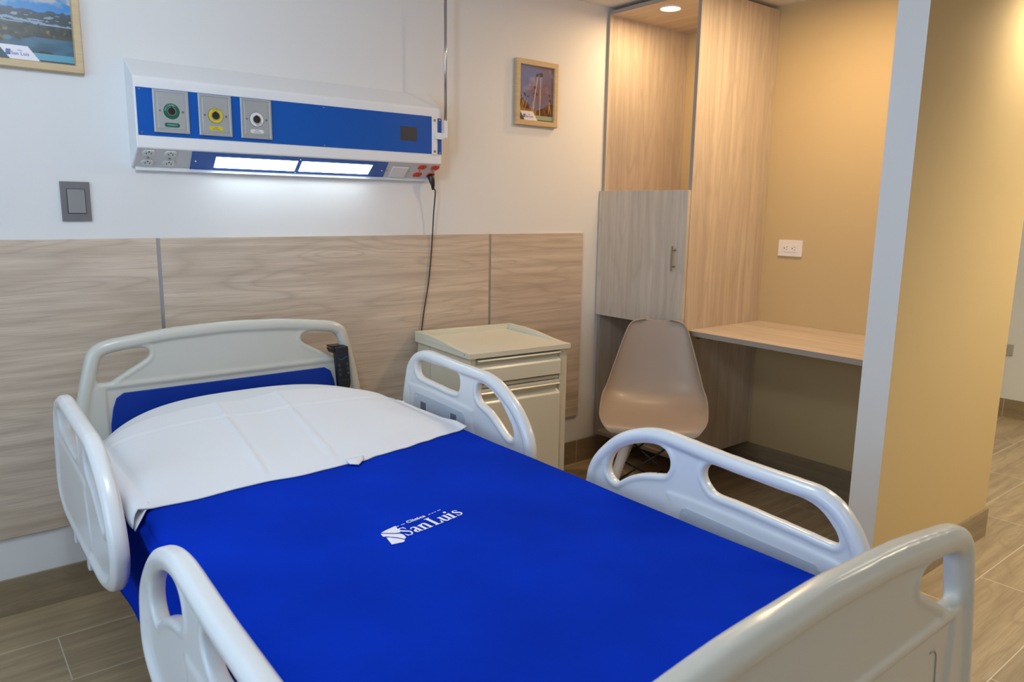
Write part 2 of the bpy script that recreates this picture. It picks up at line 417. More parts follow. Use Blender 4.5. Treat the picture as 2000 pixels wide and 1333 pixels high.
# skirting tiles
BH = .118
def skirt(name, mb, perm, joint, seed):
    o = structure(mb.build(name, skirting_material(name+'_tile', perm, joint, seed))); return o
skirt('baseboard_back', MB().box(XL, XR, -.010, 0, 0, BH), 'xzy', 1.38, 1)
skirt('baseboard_right', MB().box(XR-.010, XR, YP0, -.010, 0, BH), 'yzx', -.4, 2)
skirt('baseboard_partition', MB().box(XP, XE+.010, YP1-.010, YP1, 0, BH), 'xzy', 1.2, 3)
skirt('baseboard_hall', MB().box(XF-.010, XF, YR, 0, 0, BH), 'yzx', -.99, 4)
skirt('baseboard_left', MB().box(XL, XL+.010, YR, -.010, 0, BH), 'yzx', -.99, 5)

# ------------------------------------------------------------------ wall panels and strips
ZB, ZT = .2536, 1.1695
def wall_panel(x0, x1, m, label):
    o = MB().box(x0, x1, -.012, -.0006, ZB, ZT).build('wood_panel', m, bevel=.0008)
    tag(o, label, 'wall panel'); return o
wall_panel(XL+.02, -.5525, m_panel, 'oak laminate wall panel at the far left, below the grey light switch')
wall_panel(-.5405, .8085, m_panel2, 'long oak laminate wall panel behind the bed headboard, under the bed head unit')
wall_panel(.8215, 1.3795, m_panel3, 'short oak laminate wall panel behind the bedside cabinet, nearest the wardrobe')
for k, (xa, xb) in enumerate(((-.5525, -.5405), (.8085, .8215))):
    structure(MB().box(xa, xb, -.008, 0, ZB, ZT).build('trim_%d' % (k+1), m_alu))

# ------------------------------------------------------------------ pictures
def colour_grid(name, parent, x0, x1, z0, z1, y, nu, nv, fn):
    vs = [(x0+(x1-x0)*i/nu, y, z0+(z1-z0)*j/nv) for j in range(nv+1) for i in range(nu+1)]
    fs = [(j*(nu+1)+i, j*(nu+1)+i+1, (j+1)*(nu+1)+i+1, (j+1)*(nu+1)+i) for j in range(nv) for i in range(nu)]
    mb = MB().add(vs, fs)
    m = bpy.data.materials.new(name+'_paper'); m.use_nodes = True; nt = m.node_tree; bs = nt.nodes['Principled BSDF']
    at = nt.nodes.new('ShaderNodeAttribute'); at.attribute_name = 'ink'; nt.links.new(at.outputs['Color'], bs.inputs['Base Color'])
    bs.inputs['Roughness'].default_value = .35; bs.inputs['Specular IOR Level'].default_value = .4
    o = mb.build(name, m, parent, world=True)
    ca = o.data.color_attributes.new('ink', 'FLOAT_COLOR', 'POINT')
    for j in range(nv+1):
        for i in range(nu+1):
            ca.data[j*(nu+1)+i].color = srgb(*[min(255, max(0, c)) for c in fn(i/nu, j/nv)])
    return o
def nz(x, y, s=0.0, oct_=4):
    return noise.fractal(Vector((x, y, s)), 1.0, 2.0, oct_)
def mixc(a, b, t): t = min(1, max(0, t)); return tuple(p+(q-p)*t for p, q in zip(a, b))
def lake(u, v):
    # v up.  sky, cloud band, hills, water inlets, caption strip
    c = mixc((60,140,200), (15,95,170), v*1.6-.7)
    cl = nz(u*3+1, v*7, 2)*.9 + nz(u*9, v*18, 5)*.35
    band = 1-abs(v-.74)/.16
    c = mixc(c, (170,170,182), max(0, band)*1.6+cl*1.6-.45)
    c = mixc(c, (180,205,225), nz(u*4, v*9, 9)*2-.2 if v > .86 else 0)
    hz = .60+.012*nz(u*6, 1, 3)*3
    if v < hz:
        c = mixc((40,62,90), (38,50,58), (hz-v)*12)
        w = nz(u*5, v*24, 11)
        if .44 < v < .57 and w > .20: c = (120,142,160)
        if abs(v-(.475-.06*(u-.3)+.01*nz(u*8, 0, 4))) < .014: c = (125,150,178)
        if v < .44:
            c = mixc((52,54,46), (26,30,26), nz(u*9, v*12, 6)*1.4+.4)
            c = mixc(c, (125,102,58), (nz(u*11, v*14, 8)-.18)*2.5 if .22 < v < .38 else 0)
            cove = nz(u*2.2+.4, v*4.4, 14)*.5 + (.13-abs(v-.19))*3.2 + (u-.38)*.5
            if cove > .16 and v < .29: c = mixc((50,95,120), (28,70,92), nz(u*3, v*9, 15)+.4)
            if hypot((u-.16)*1.0, (v-.25)*2.2) < .05: c = (60,110,130)
            if hypot((u-.62)*.8, (v-.105)*3) < .085: c = mixc((40,42,30), (20,24,18), nz(u*20, v*20, 1)+.5)
    return caption(u, v, c, (85,150,172), (15,60,75), .022)
def palms(u, v):
    c = mixc((95,112,165), (110,90,110), u*1.25-.1+nz(u*3, v*3, 1)*.7)
    c = mixc(c, (160,140,145), nz(u*4, v*4, 3)*1.3-.25)
    hill = .33-.13*sin(min(1, max(0, (u-.1)/.75))*pi) + (.06 if u < .3 else 0) + .02*nz(u*9, 0, 2)
    if v < hill:
        c = mixc((112,74,32), (60,34,14), nz(u*7, v*9, 6)*1.4+.4)
        c = mixc(c, (160,118,50), 1.2-abs(v-.15)*14 if u < .5 else 0)
    def trunk(ub, ut, v0, v1, w, col):
        nonlocal c
        if v0 < v < v1:
            uc = ub+(ut-ub)*(v-v0)/(v1-v0)
            if abs(u-uc) < w: c = mixc(c, col, .9)
    for ub, ut, v1 in ((.02,.10,.37), (.07,.15,.40), (.13,.22,.36), (.34,.40,.36), (.86,.90,.42), (.93,.88,.36), (.38,.45,.28)):
        trunk(ub, ut, .15, v1, .009, (196,150,88))
    trunk(.38, .53, .10, .83, .014, (200,164,128)); trunk(.60, .62, .10, .85, .013, (196,160,132))
    for px, py, r in ((.52,.84,.07), (.62,.85,.07), (.45,.61,.045), (.50,.50,.04), (.15,.47,.05), (.05,.44,.035), (.26,.43,.035), (.89,.50,.04), (.90,.40,.05), (.42,.5,.03)):
        d = hypot(u-px, (v-py)*1.2)
        if d < r*(.65+.6*nz(u*28, v*28, px*9)): c = mixc(c, (62,34,22), .85)
    return caption(u, v, c, (150,160,140), (70,80,60), .022)
def caption(u, v, c, strip, dark, e):
    if v < .105 and u > .42 - (v-.105)*.9: c = strip
    if v < .022 and u > .44: c = dark
    if v < .19 - .035*0 and v < .165:
        if .02 - (v-.165)*.9 < u < .42 - (v-.165)*.9 - .08+.06: c = (226,222,232)
        elif u < .02 - (v-.165)*.9: c = dark
    return c
def emblem(mb, cx, cz, h, y):
    # small slanted square with an S band
    w = h*.85
    for pts in ([(-.5,.12),(-.35,.5),(.55,.5),(.5,.18),(-.1,.2)], [(-.5,.06),(-.1,.14),(.5,.12),(.5,-.05),(.1,-.14),(-.5,-.1)], [(-.55,-.5),(-.5,-.16),(.08,-.2),(.5,-.1),(.38,-.5)]):
        P = [(cx+a*w, y, cz+b*h) for a, b in pts]
        mb.add(P, [list(range(len(P)))])
def picture(name_label, x0, x1, z0, z1, ink_fn, base_label):
    t = thing('framed_picture', ((x0+x1)/2, 0, z0), base_label, 'picture')
    w = .024; b = MB()
    F = lambda d, y: [(x0+d, y, z0+d), (x1-d, y, z0+d), (x1-d, y, z1-d), (x0+d, y, z1-d)]
    loops = [F(0, -.001), F(0, -.018), F(.003, -.022), F(w-.003, -.0215), F(w, -.016), F(w, -.001)]
    vs = [p for l in loops for p in l]
    fs = [(k*4+i, k*4+(i+1) % 4, (k+1)*4+(i+1) % 4, (k+1)*4+i) for k in range(5) for i in range(4)]
    b.add(vs, fs).build('frame', m_frame, t, world=True)
    gx0, gx1, gz0, gz1 = x0+w-.001, x1-w+.001, z0+w-.001, z1-w+.001
    pr = colour_grid('print', t, gx0, gx1, gz0, gz1, -.012, 110, 140, ink_fn)
    W_, H_ = gx1-gx0, gz1-gz0
    e = MB(); emblem(e, gx0+.145*W_, gz0+.083*H_, .062*H_, -.0126)
    V, Fc = text_mesh('San Luis', .058*H_, 'LEFT', ext=.0001)
    e.add([(gx0+.18*W_+a, -.0126-c, gz0+.072*H_+bb) for a, bb, c in V], Fc)
    V, Fc = text_mesh('clinica', .022*H_, 'LEFT', ext=.0001)
    e.add([(gx0+.26*W_+a, -.0126-c, gz0+.112*H_+bb) for a, bb, c in V], Fc)
    e.build('logo', mat('picture_logo_ink', (.05,.10,.30), .5), pr, world=True)
    return t
picture('a', -.962, -.7215, 1.661, 1.943, lake, 'wood framed picture of a lake and hills, at the top left above the light switch')
picture('b', .944, 1.1865, 1.6465, 1.926, palms, 'small wood framed picture of tall palm trees, between the bed head unit and the wardrobe')

# ------------------------------------------------------------------ light switch, sockets
t = thing('light_switch', (-.772, 0, 1.225), 'grey rocker light switch on the white wall below the lake picture', 'light switch')
MB().box(-.812, -.732, -.008, 0, 1.225, 1.344).build('switch_plate', m_switch, t, bevel=.0015, world=True)
r = MB().box(-.7945, -.7475, -.012, -.008, 1.249, 1.321).build('rocker', m_rocker, t, bevel=.001, world=True)
b = MB()
for xa, xb, za, zb in ((-.796,-.7945,1.2475,1.3225), (-.7475,-.746,1.2475,1.3225), (-.7945,-.7475,1.2475,1.249), (-.7945,-.7475,1.321,1.3225)): b.box(xa, xb, -.0086, -.008, za, zb)
b.build('rocker_gap', m_hole, t, world=True)
MB().box(-.760, -.749, -.0123, -.012, 1.3165, 1.3175).build('indicator', m_ink, r, world=True)

def wall_socket(x, y0, y1, z0, z1, m, label):
    # horizontal plate on a wall facing -x
    t = thing('wall_socket', (x, (y0+y1)/2, z0), label, 'wall socket')
    MB().box(x-.008, x, y0, y1, z0, z1).build('cover_plate', m, t, bevel=.0015, world=True)
    zc = (z0+z1)/2; yc = (y0+y1)/2
    MB().box(x-.0095, x-.008, yc-.038, yc+.038, zc-.017, zc+.017).build('socket_face', m, t, bevel=.0005, world=True)
    for s in (-1, 1):
        c = yc + s*.0205
        MB().cyl((x-.0098, c+.008, zc), (x-.0092, c+.008, zc), .0026, n=12).build('slot', m_hole, t, world=True)
        for dz in (-.0062, .0062): MB().box(x-.0098, x-.0092, c-.0075, c-.001, zc+dz-.001, zc+dz+.001).build('slot', m_hole, t, world=True)
    return t
wall_socket(XR, -.760, -.636, 1.0765, 1.153, m_sockp, 'white double wall socket on the ochre wall above the desk')
wall_socket(XF, -1.003, -.885, .40, .472, m_greysock, 'grey double wall socket low on the far hall wall')

# ------------------------------------------------------------------ bed head unit
UX0, UX1 = -.609, .503
TY, TZ, BY, BZ = -.10, 1.452, -.008, 1.396
U = thing('bed_head_unit', (-.05, 0, BZ), 'long white and blue medical bed head unit on the wall above the bed', 'bed head unit')
prof = [(0,1.728), (-.098,1.664), (-.10,1.655), (TY,TZ), (BY,BZ), (0,BZ)]
b = MB().prism(prof, 'x', UX0, UX1)
b.build('housing', m_unit, U, bevel=.003, world=True)
ex, ez = (BY-TY), (BZ-TZ); SL = hypot(ex, ez); ex /= SL; ez /= SL   # down-slope direction
nx_, nz_ = ez, -ex                                                  # outward normal (-y,-z)
def sl(x, s, d=0.0): return (x, TY+ex*s+nx_*d, TZ+ez*s+nz_*d)
def slab(mb, x0, x1, s0, s1, d0, d1, shear=0.0):
    P = [sl(x0, s0, d0), sl(x1, s0, d0), sl(x1+shear, s1, d0), sl(x0+shear, s1, d0), sl(x0, s0, d1), sl(x1, s0, d1), sl(x1+shear, s1, d1), sl(x0+shear, s1, d1)]
    return mb.add(P, [(0,3,2,1),(4,5,6,7),(0,1,5,4),(1,2,6,5),(2,3,7,6),(3,0,4,7)])
b = MB(); slab(b, UX0+.004, UX1-.002, .002, SL-.002, 0, .001); b.build('underside_plate', m_unitunder, U, world=True)
b = MB(); slab(b, UX0+.01, UX1-.004, SL-.003, SL, 0, .013); b.build('lower_lip', m_unit, U, world=True)
# blue front panels
fp = MB().box(-.603, .4555, -.1025, -.10, 1.489, 1.631).build('front_panel', m_blueac, U, bevel=.0006, world=True)
MB().box(.485, .5015, -.1025, -.10, 1.489, 1.6265).build('front_panel', m_blueac, U, bevel=.0005, world=True)
MB().box(.316, .388, -.1032, -.1025, 1.532, 1.585).build('display_window', mat('smoked_window', (.035,.045,.055), .25), U, world=True)
for x, z in ((-.593,1.625), (-.593,1.497), (.006,1.623), (.006,1.495), (.493,1.620), (.493,1.494)):
    o = MB().cyl((x, -.1025, z), (x, -.1042, z), .0036, .0025, n=14).build('screw', m_chrome, U, world=True)
# gas outlets
def arc_text(mb, txt, cx, cz, r, a0, step, size, y, flip=False):
    for k, ch in enumerate(txt):
        V, Fc = text_mesh(ch, size, ext=.0001); a = a0 + step*k
        ca, sa = cos(a), sin(a); ro = (a-pi/2) if not flip else (a+pi/2)
        mb.add([(cx+ca*r + p[0]*cos(ro)-p[1]*sin(ro), y-p[2], cz+sa*r + p[0]*sin(ro)+p[1]*cos(ro)) for p in V], Fc)
def gas_outlet(cx, cz, w, h, ring_m, txt_m, word, low, lab):
    g = MB(); x0, x1, z0, z1 = cx-w/2, cx+w/2, 1.5, 1.629
    F = lambda d, y: [(x0+d, y, z0+d), (x1-d, y, z0+d), (x1-d, y, z1-d), (x0+d, y, z1-d)]
    loops = [F(0, -.1025), F(0, -.108), F(.002, -.1095), F(.0065, -.1095), F(.008, -.108), F(.012, -.108), F(.013, -.1088)]
    vs = [p for l in loops for p in l]; fs = [(k*4+i, k*4+(i+1) % 4, (k+1)*4+(i+1) % 4, (k+1)*4+i) for k in range(6) for i in range(4)]
    fs.append((24, 25, 26, 27)); g.add(vs, fs)
    o = tag(g.build('gas_outlet', m_steel, U, world=True), lab)
    Y = -.1088
    MB().cyl((cx, Y, cz), (cx, Y-.0012, cz), .0238, n=36).build('ring_outline', m_ink if ring_m != m_green else m_green, o, world=True)
    tag(MB().cyl((cx, Y, cz), (cx, Y-.0016, cz), .0228, n=36).build('colour_ring', ring_m, o, world=True), {'g':'green ring','y':'yellow ring','w':'white ring'}[word[0]])
    MB().cyl((cx, Y-.001, cz), (cx, Y-.0032, cz), .0135, n=32).build('socket_collar', m_chrome, o, world=True)
    b_ = MB(); b_.cyl((cx, Y-.003, cz), (cx, Y-.0036, cz), .0108, n=28); b_.box(cx-.002, cx+.002, Y-.0036, Y-.003, cz+.009, cz+.0135)
    b_.build('socket_bore', m_hole, o, world=True)
    for s in (-1, 1):
        q = MB().cyl((cx+s*.0335, Y, cz), (cx+s*.0335, Y-.0012, cz), .0038, .003, n=14).build('screw', m_chrome, o, world=True)
    # rounded label
    L_ = []; lw, lh = .0225, .0065; zc = 1.524
    for k in range(20):
        a = 2*pi*k/20; sx = 1 if cos(a) >= 0 else -1
        L_.append((cx+sx*(lw-lh)+cos(a)*lh, zc+sin(a)*lh))
    tl = MB().prism(L_, 'y', Y, Y-.0008).build('label_plate', ring_m, o, world=True)
    tm = MB(); o_lab = tl
    if len(low) == 1:
        V, Fc = text_mesh(low[0], .0066, ext=.0001); tm.add([(cx+a, Y-.0010-c, zc+bb) for a, bb, c in V], Fc)
    else:
        for k, s_ in enumerate(low):
            V, Fc = text_mesh(s_, .0046 if k == 0 else .0044, ext=.0001); tm.add([(cx+a, Y-.0010-c, zc+.0026-.0052*k+bb) for a, bb, c in V], Fc)
    tm.build('label_lettering', txt_m, tl, world=True); tm = MB()
    if word[1] == 'OXIGENO': arc_text(tm, word[1], cx, cz, .0182, radians(172), radians(-17.5), .0078, Y-.0018)
    elif word[1] == 'AIRE': arc_text(tm, word[1], cx, cz, .0182, radians(112), radians(-14), .0068, Y-.0018)
    else: arc_text(tm, word[1], cx, cz, .0182, radians(-92), radians(14), .0074, Y-.0018, flip=True)
    tm.build('ring_lettering', txt_m, o, world=True)
gas_outlet(-.505, 1.5655, .105, .129, m_green, mat('pale_green_ink', (.35,.62,.58), .4), ('g', 'OXIGENO'), ['OXIGENO'], 'brushed steel oxygen outlet with green ring')
gas_outlet(-.371, 1.5635, .104, .129, m_yel, m_ink, ('y', 'AIRE'), ['AIRE', 'MEDICINAL'], 'brushed steel air outlet with yellow ring')
gas_outlet(-.2375, 1.5625, .104, .129, m_wht, m_ink, ('w', 'VACIO'), ['VACIO', 'MEDICINAL'], 'brushed steel vacuum outlet with white ring')
# rod bracket on the right end
b = MB().box(.4555, .4795, -.1055, -.10, 1.486, 1.629); o = b.build('bracket_plate', m_unit, U, bevel=.0008, world=True)
for z in (1.617, 1.499): MB().cyl((.4675, -.1055, z), (.4675, -.108, z), .0052, .0045, n=16).build('screw', m_brass, o, world=True)
MB().box(.468, .512, -.112, -.106, 1.546, 1.571).build('bracket_arm', m_frost, U, bevel=.001, world=True)
t = thing('serum_pole', (.513, -.112, 1.552), 'thin steel infusion pole at the right end of the bed head unit', 'infusion pole')
MB().box(.506, .5205, -.118, -.106, 1.552, 1.619).build('sleeve', m_frost, t, bevel=.001, world=True)
b = MB(); b.smooth = True; b.cyl((.5135, -.112, 1.60), (.5135, -.112, 2.13), .0058, n=16); b.build('pole', m_chrome, t, world=True)
for s in (-1, 1):
    b = MB(); b.smooth = True
    b.tube(catmull([(.5135, -.112, 2.125), (.5135+s*.03, -.112, 2.122), (.5135+s*.06, -.112, 2.115), (.5135+s*.07, -.112, 2.13), (.5135+s*.068, -.112, 2.145)], 5, closed=False), .003, n=8)
    b.build('hook', m_chrome, t, world=True)
# lamp panel on the sloping underside
b = MB(); b.add([sl(-.446,.006,.0012), sl(.266,.006,.0012), sl(.287,.104,.0012), sl(-.434,.104,.0012), sl(-.446,.006,.0028), sl(.266,.006,.0028), sl(.287,.104,.0028), sl(-.434,.104,.0028)],
      [(0,3,2,1),(4,5,6,7),(0,1,5,4),(1,2,6,5),(2,3,7,6),(3,0,4,7)])
lp = b.build('lamp_panel', m_blueac, U, world=True)
for x0, x1 in ((-.366, -.085), (-.069, .208)):
    b = MB(); slab(b, x0, x1, .027, .088, .0028, .0036, shear=.006); tag(b.build('lamp_diffuser', m_lamp, lp, world=True), 'glowing white reading lamp panel')
for x, s in ((-.425,.057), (.262,.060), (-.079,.017), (-.072,.098)):
    MB().cyl(sl(x, s, .0028), sl(x, s, .0045), .0033, .0025, n=12).build('screw', m_chrome, lp, world=True)
def slab_part(name, x0, x1, s0, s1, d0, d1, m, parent):
    b_ = MB(); slab(b_, x0, x1, s0, s1, d0, d1); return b_.build(name, m, parent, world=True)
def duplex(cx, mtl, lab, low_shift=.004):
    """two oval outlets one above the other on the slope"""
    base = None
    for s, dx in ((.026, 0), (.078, low_shift)):
        pts = []
        for k in range(28):
            a = 2*pi*k/28; pts.append((.0188*cos(a), max(-.0142, min(.0142, .0188*sin(a)))))
        m_ = MB(); n = len(pts)
        vs = [sl(cx+dx+p, s+q, .001) for p, q in pts] + [sl(cx+dx+p, s+q, .0035) for p, q in pts] + [sl(cx+dx+p*.93, s+q*.93, .0042) for p, q in pts]
        fs = [(i, (i+1) % n, n+(i+1) % n, n+i) for i in range(n)] + [(n+i, n+(i+1) % n, 2*n+(i+1) % n, 2*n+i) for i in range(n)] + [list(range(2*n, 3*n))]
        m_.add(vs, fs); o = m_.build('power_outlet', mtl, U, world=True); tag(o, lab)
        for q in (-.007, .0065): slab_part('slot', cx+dx+q-.0011, cx+dx+q+.0011, s-.004, s+.004, .0042, .0045, m_hole, o)
        MB().cyl(sl(cx+dx-.001, s-.0095, .0042), sl(cx+dx-.001, s-.0095, .0046), .0026, n=10).build('slot', m_hole, o, world=True)
        base = o
    m_ = MB(); m_.cyl(sl(cx+.002, .052, .001), sl(cx+.002, .052, .0035), .0035, n=12); m_.build('screw', m_steel_dk, U, world=True)
duplex(-.572, m_sock, 'white outlet'); duplex(-.508, m_sock, 'white outlet')
duplex(.4255, m_red, 'red outlet', .005); duplex(.4855, m_red, 'red outlet', .006)
b = MB(); slab(b, .296, .366, .030, .098, .001, .006, shear=.012); o = b.build('unit_switch', m_unit, U, bevel=.002, world=True)
for x in (.284, .382): MB().cyl(sl(x, .06, .001), sl(x, .06, .0022), .003, n=10).build('screw', m_steel_dk, U, world=True)

# power cord plugged into the red outlet
t = thing('power_cord', (.49, -.03, .60), 'black power cord hanging from the red outlet down behind the bedside cabinet', 'power cord')
p0 = Vector(sl(.4915, .078, .004)); p1 = Vector(sl(.4925, .080, .022)); 
b = MB(); b.smooth = True
b.tube([p0, p0.lerp(p1, .4), p1, p1+Vector((.004,-.002,-.022)), p1+Vector((.006,0,-.040))], [.0135,.0135,.0125,.008,.0045], n=14)
b.build('plug', m_black, t, world=True)
cp = [p1+Vector((.006,0,-.038)), (.508,-.045,1.345), (.5085,-.032,1.26), (.507,-.024,1.17), (.500,-.020,1.06), (.487,-.020,.96), (.470,-.020,.875), (.455,-.020,.78), (.447,-.020,.70), (.440,-.020,.60), (.436,-.022,.45), (.43,-.025,.3)]
b = MB(); b.smooth = True; b.tube(catmull([tuple(q) for q in cp], 8, closed=False), .0027, n=8); b.build('cable', m_black, t, world=True)

# ------------------------------------------------------------------ wardrobe, door, desk
XC = 1.508; YT = -.550
Wd = thing('wardrobe', (1.79, -.28, .135), 'tall built-in oak wardrobe with a lit open niche above a closed door', 'wardrobe')
def board(name, mb, m, edge_face=None, bevel=0, parent=Wd):
    return mb.build(name, m, parent, bevel=bevel, world=True)
def with_edge(mb, faces):
    for f in faces: mb.m[f] = 1
    return mb
# box face order: bottom, top, -y, +x, +y, -x
TOPZ = 2.206; YI = YT+.018
board('side_panel', with_edge(MB().box(XC, XR-.001, -.018, -.001, .135, TOPZ), [5]), [m_oak_xz, m_edge])
board('side_panel', with_edge(MB().box(XC, XR-.001, YT, YI, .125, TOPZ), [5]), [m_oak_xz, m_edge])
board('top_panel', with_edge(MB().box(XC, XR-.001, YI, -.018, TOPZ-.018, TOPZ), [5]), [m_oak_xy, m_edge])
board('niche_shelf', with_edge(MB().box(XC, XR-.001, YI, -.018, 1.352, 1.370), [5]), [m_oak_xy, m_edge])
board('bottom_panel', with_edge(MB().box(XC, XR-.001, YI, -.018, .135, .153), [5]), [m_oak_xy, m_edge])
board('cupboard_floor', with_edge(MB().box(XC, XR-.001, YI, -.018, .762, .780), [5]), [m_oak_xy, m_edge])
d = board('door', MB().box(XC-.019, XC-.001, YT+.001, -.004, .762, 1.3725), m_oak_yz, bevel=.0006)
h = MB(); h.cyl((XC-.045, -.4945, 1.015), (XC-.045, -.4945, 1.128), .0042, n=12)
for z in (1.035, 1.108): h.cyl((XC-.045, -.4945, z), (XC-.019, -.4945, z), .0032, n=10)
tag(h.build('door_handle', m_brass, d, world=True, auto=True), 'brass bar handle')
t = thing('recessed_downlight', (1.62, -.285, TOPZ-.018), 'round lit downlight in the ceiling of the wardrobe niche', 'downlight')
b = MB(); b.smooth = True; n = 40; rr = [(.052,-.0005), (.052,-.004), (.046,-.005), (.043,-.002), (.043,-.0005)]
vs = []; 
for r_, z_ in rr: vs += [(1.62+r_*cos(2*pi*k/n), -.285+r_*sin(2*pi*k/n), TOPZ-.018+z_) for k in range(n)]
b.add(vs, [(i*n+k, i*n+(k+1) % n, (i+1)*n+(k+1) % n, (i+1)*n+k) for i in range(4) for k in range(n)])
b.build('bezel', m_unit, t, world=True)
MB().cyl((1.62, -.285, TOPZ-.0186), (1.62, -.285, TOPZ-.0205), .0425, n=40).build('lens', m_spotglow, t, world=True)

XD = 1.529
t = thing('desk_top', (1.8, -1.05, .725), 'pale oak wall-hung desk top between the wardrobe and the partition wall', 'desk')
MB().box(XD, XR-.001, YP0+.001, YT-.001, .727, .750).build('worktop', [m_oak_xy, m_edge], t, bevel=.0008, world=True)
t.children[0].data.polygons[5].material_index = 1
MB().box(1.60, 1.63, YT-.014, YT-.001, .705, .727).build('support_bracket', m_brass, t, world=True)

# ------------------------------------------------------------------ shell chair
ang = radians(220)
Ch = thing('shell_chair', (1.22, -.64, 0), 'taupe moulded plastic shell chair with white dowel legs in front of the wardrobe', 'chair', rz=ang)
Ch.scale = (.97, .97, .97)
prof = [(.234,.402,.10), (.241,.418,.170), (.229,.433,.205), (.18,.440,.222), (.10,.434,.228), (.01,.428,.233), (-.06,.433,.233), (-.118,.448,.230), (-.163,.479,.223), (-.192,.527,.212), (-.212,.59,.197), (-.234,.68,.170), (-.247,.745,.150), (-.257,.79,.132), (-.262,.812,.110), (-.265,.822,.060)]
ps = catmull(prof, 3, closed=False); NU = 20; vs = []
N_ = len(ps)
for i, (a, z, hw) in enumerate(ps):
    a0, z0, _ = ps[max(i-1, 0)]; a1, z1, _ = ps[min(i+1, N_-1)]
    L_ = hypot(a1-a0, z1-z0) or 1; na, nz2 = (z1-z0)/L_, -(a1-a0)/L_   # normal pointing to the sitter's side
    if nz2 < 0 and i < N_*.4: pass
    na, nz2 = abs(na), abs(nz2)
    s = i/(N_-1)
    curl = .050*math.exp(-((s-.48)/.26)**2) + .016
    if s < .12: curl *= (s/.12)
    for k in range(NU+1):
        u = -1+2*k/NU; w = sin(u*pi/2*.92)/sin(pi/2*.92)
        lift = curl*abs(u)**2.4
        vs.append((a+na*lift, hw*w, z+nz2*lift))
fs = [(i*(NU+1)+k, i*(NU+1)+k+1, (i+1)*(NU+1)+k+1, (i+1)*(NU+1)+k) for i in range(N_-1) for k in range(NU)]
b = MB(); b.add(vs, fs); sh = b.build('seat_shell', m_chair, Ch, smooth=True)
so = sh.modifiers.new('thick', 'SOLIDIFY'); so.thickness = .007; so.offset = 0
sb = sh.modifiers.new('sub', 'SUBSURF'); sb.levels = 1; sb.render_levels = 2
tops = [(.13,.09,.405), (.13,-.09,.405), (-.09,.06,.405), (-.09,-.06,.405)]
feet = [(.21,.20,.0), (.21,-.20,.0), (-.24,.18,.0), (-.24,-.18,.0)]
for p, q in zip(tops, feet):
    p = Vector(p); q = Vector(q); b = MB(); b.smooth = True
    b.tube([q, q.lerp(p, .06), q.lerp(p, .5), q.lerp(p, .86)], [.0125,.0155,.021,.022], n=16); b.build('leg', m_chleg, Ch)
b = MB(); b.smooth = True
for (i, j) in ((0,1), (1,3), (3,2), (2,0)):
    a_, b_ = Vector(tops[i]), Vector(tops[j]); fa, fb = Vector(feet[i]), Vector(feet[j])
    b.tube([a_.lerp(fa, .10), b_.lerp(fb, .58)], .004, n=8); b.tube([b_.lerp(fb, .10), a_.lerp(fa, .58)], .004, n=8)
    b.tube([a_+Vector((0,0,-.006)), b_+Vector((0,0,-.006))], .005, n=8)
for p, q in zip(tops, feet):
    p = Vector(p); q = Vector(q); b.tube([p+Vector((0,0,.01)), p.lerp(q, .16)], .0065, n=8)
b.tube([Vector(tops[0]).lerp(Vector(feet[0]), .62), Vector(tops[3]).lerp(Vector(feet[3]), .62)], .004, n=8)
b.tube([Vector(tops[1]).lerp(Vector(feet[1]), .62), Vector(tops[2]).lerp(Vector(feet[2]), .62)], .004, n=8)
b.build('wire_brace', m_wire, Ch)
b = MB(); 
for x, y in ((.13,.09), (.13,-.09), (-.09,.06), (-.09,-.06)): b.cyl((x, y, .398), (x, y, .436), .016, n=14)
b.box(-.09, .13, -.075, .075, .400, .406); b.build('seat_mount', m_wire, Ch)

# ------------------------------------------------------------------ bedside cabinet (local: x right, y back, origin at the base centre)
NS = thing('bedside_cabinet', (.632, -.272, 0), 'ivory plastic bedside cabinet between the bed and the wood panelled wall', 'cabinet', rz=radians(-4.5))
w, dp = .232, .218
body = MB(); 
body.box(-w+.006, w-.006, -dp+.035, dp, .06, .733)                       # carcass core
body.box(-w+.004, -w+.030, -dp+.008, -dp+.035, .06, .733); body.box(w-.040, w-.004, -dp+.008, -dp+.035, .06, .733)
body.box(-w+.030, w-.040, -dp+.014, -dp+.035, .612, .626)
body.box(-w+.030, w-.040, -dp+.010, -dp+.035, .06, .085)
body.build('body', m_ivory2, NS, bevel=.003)
b = MB(); b.box(-w+.0055, -w+.0065, .105, .107, .06, .733); b.build('seam', mat('seam_shadow_gap', (.25,.24,.19), .6), NS)
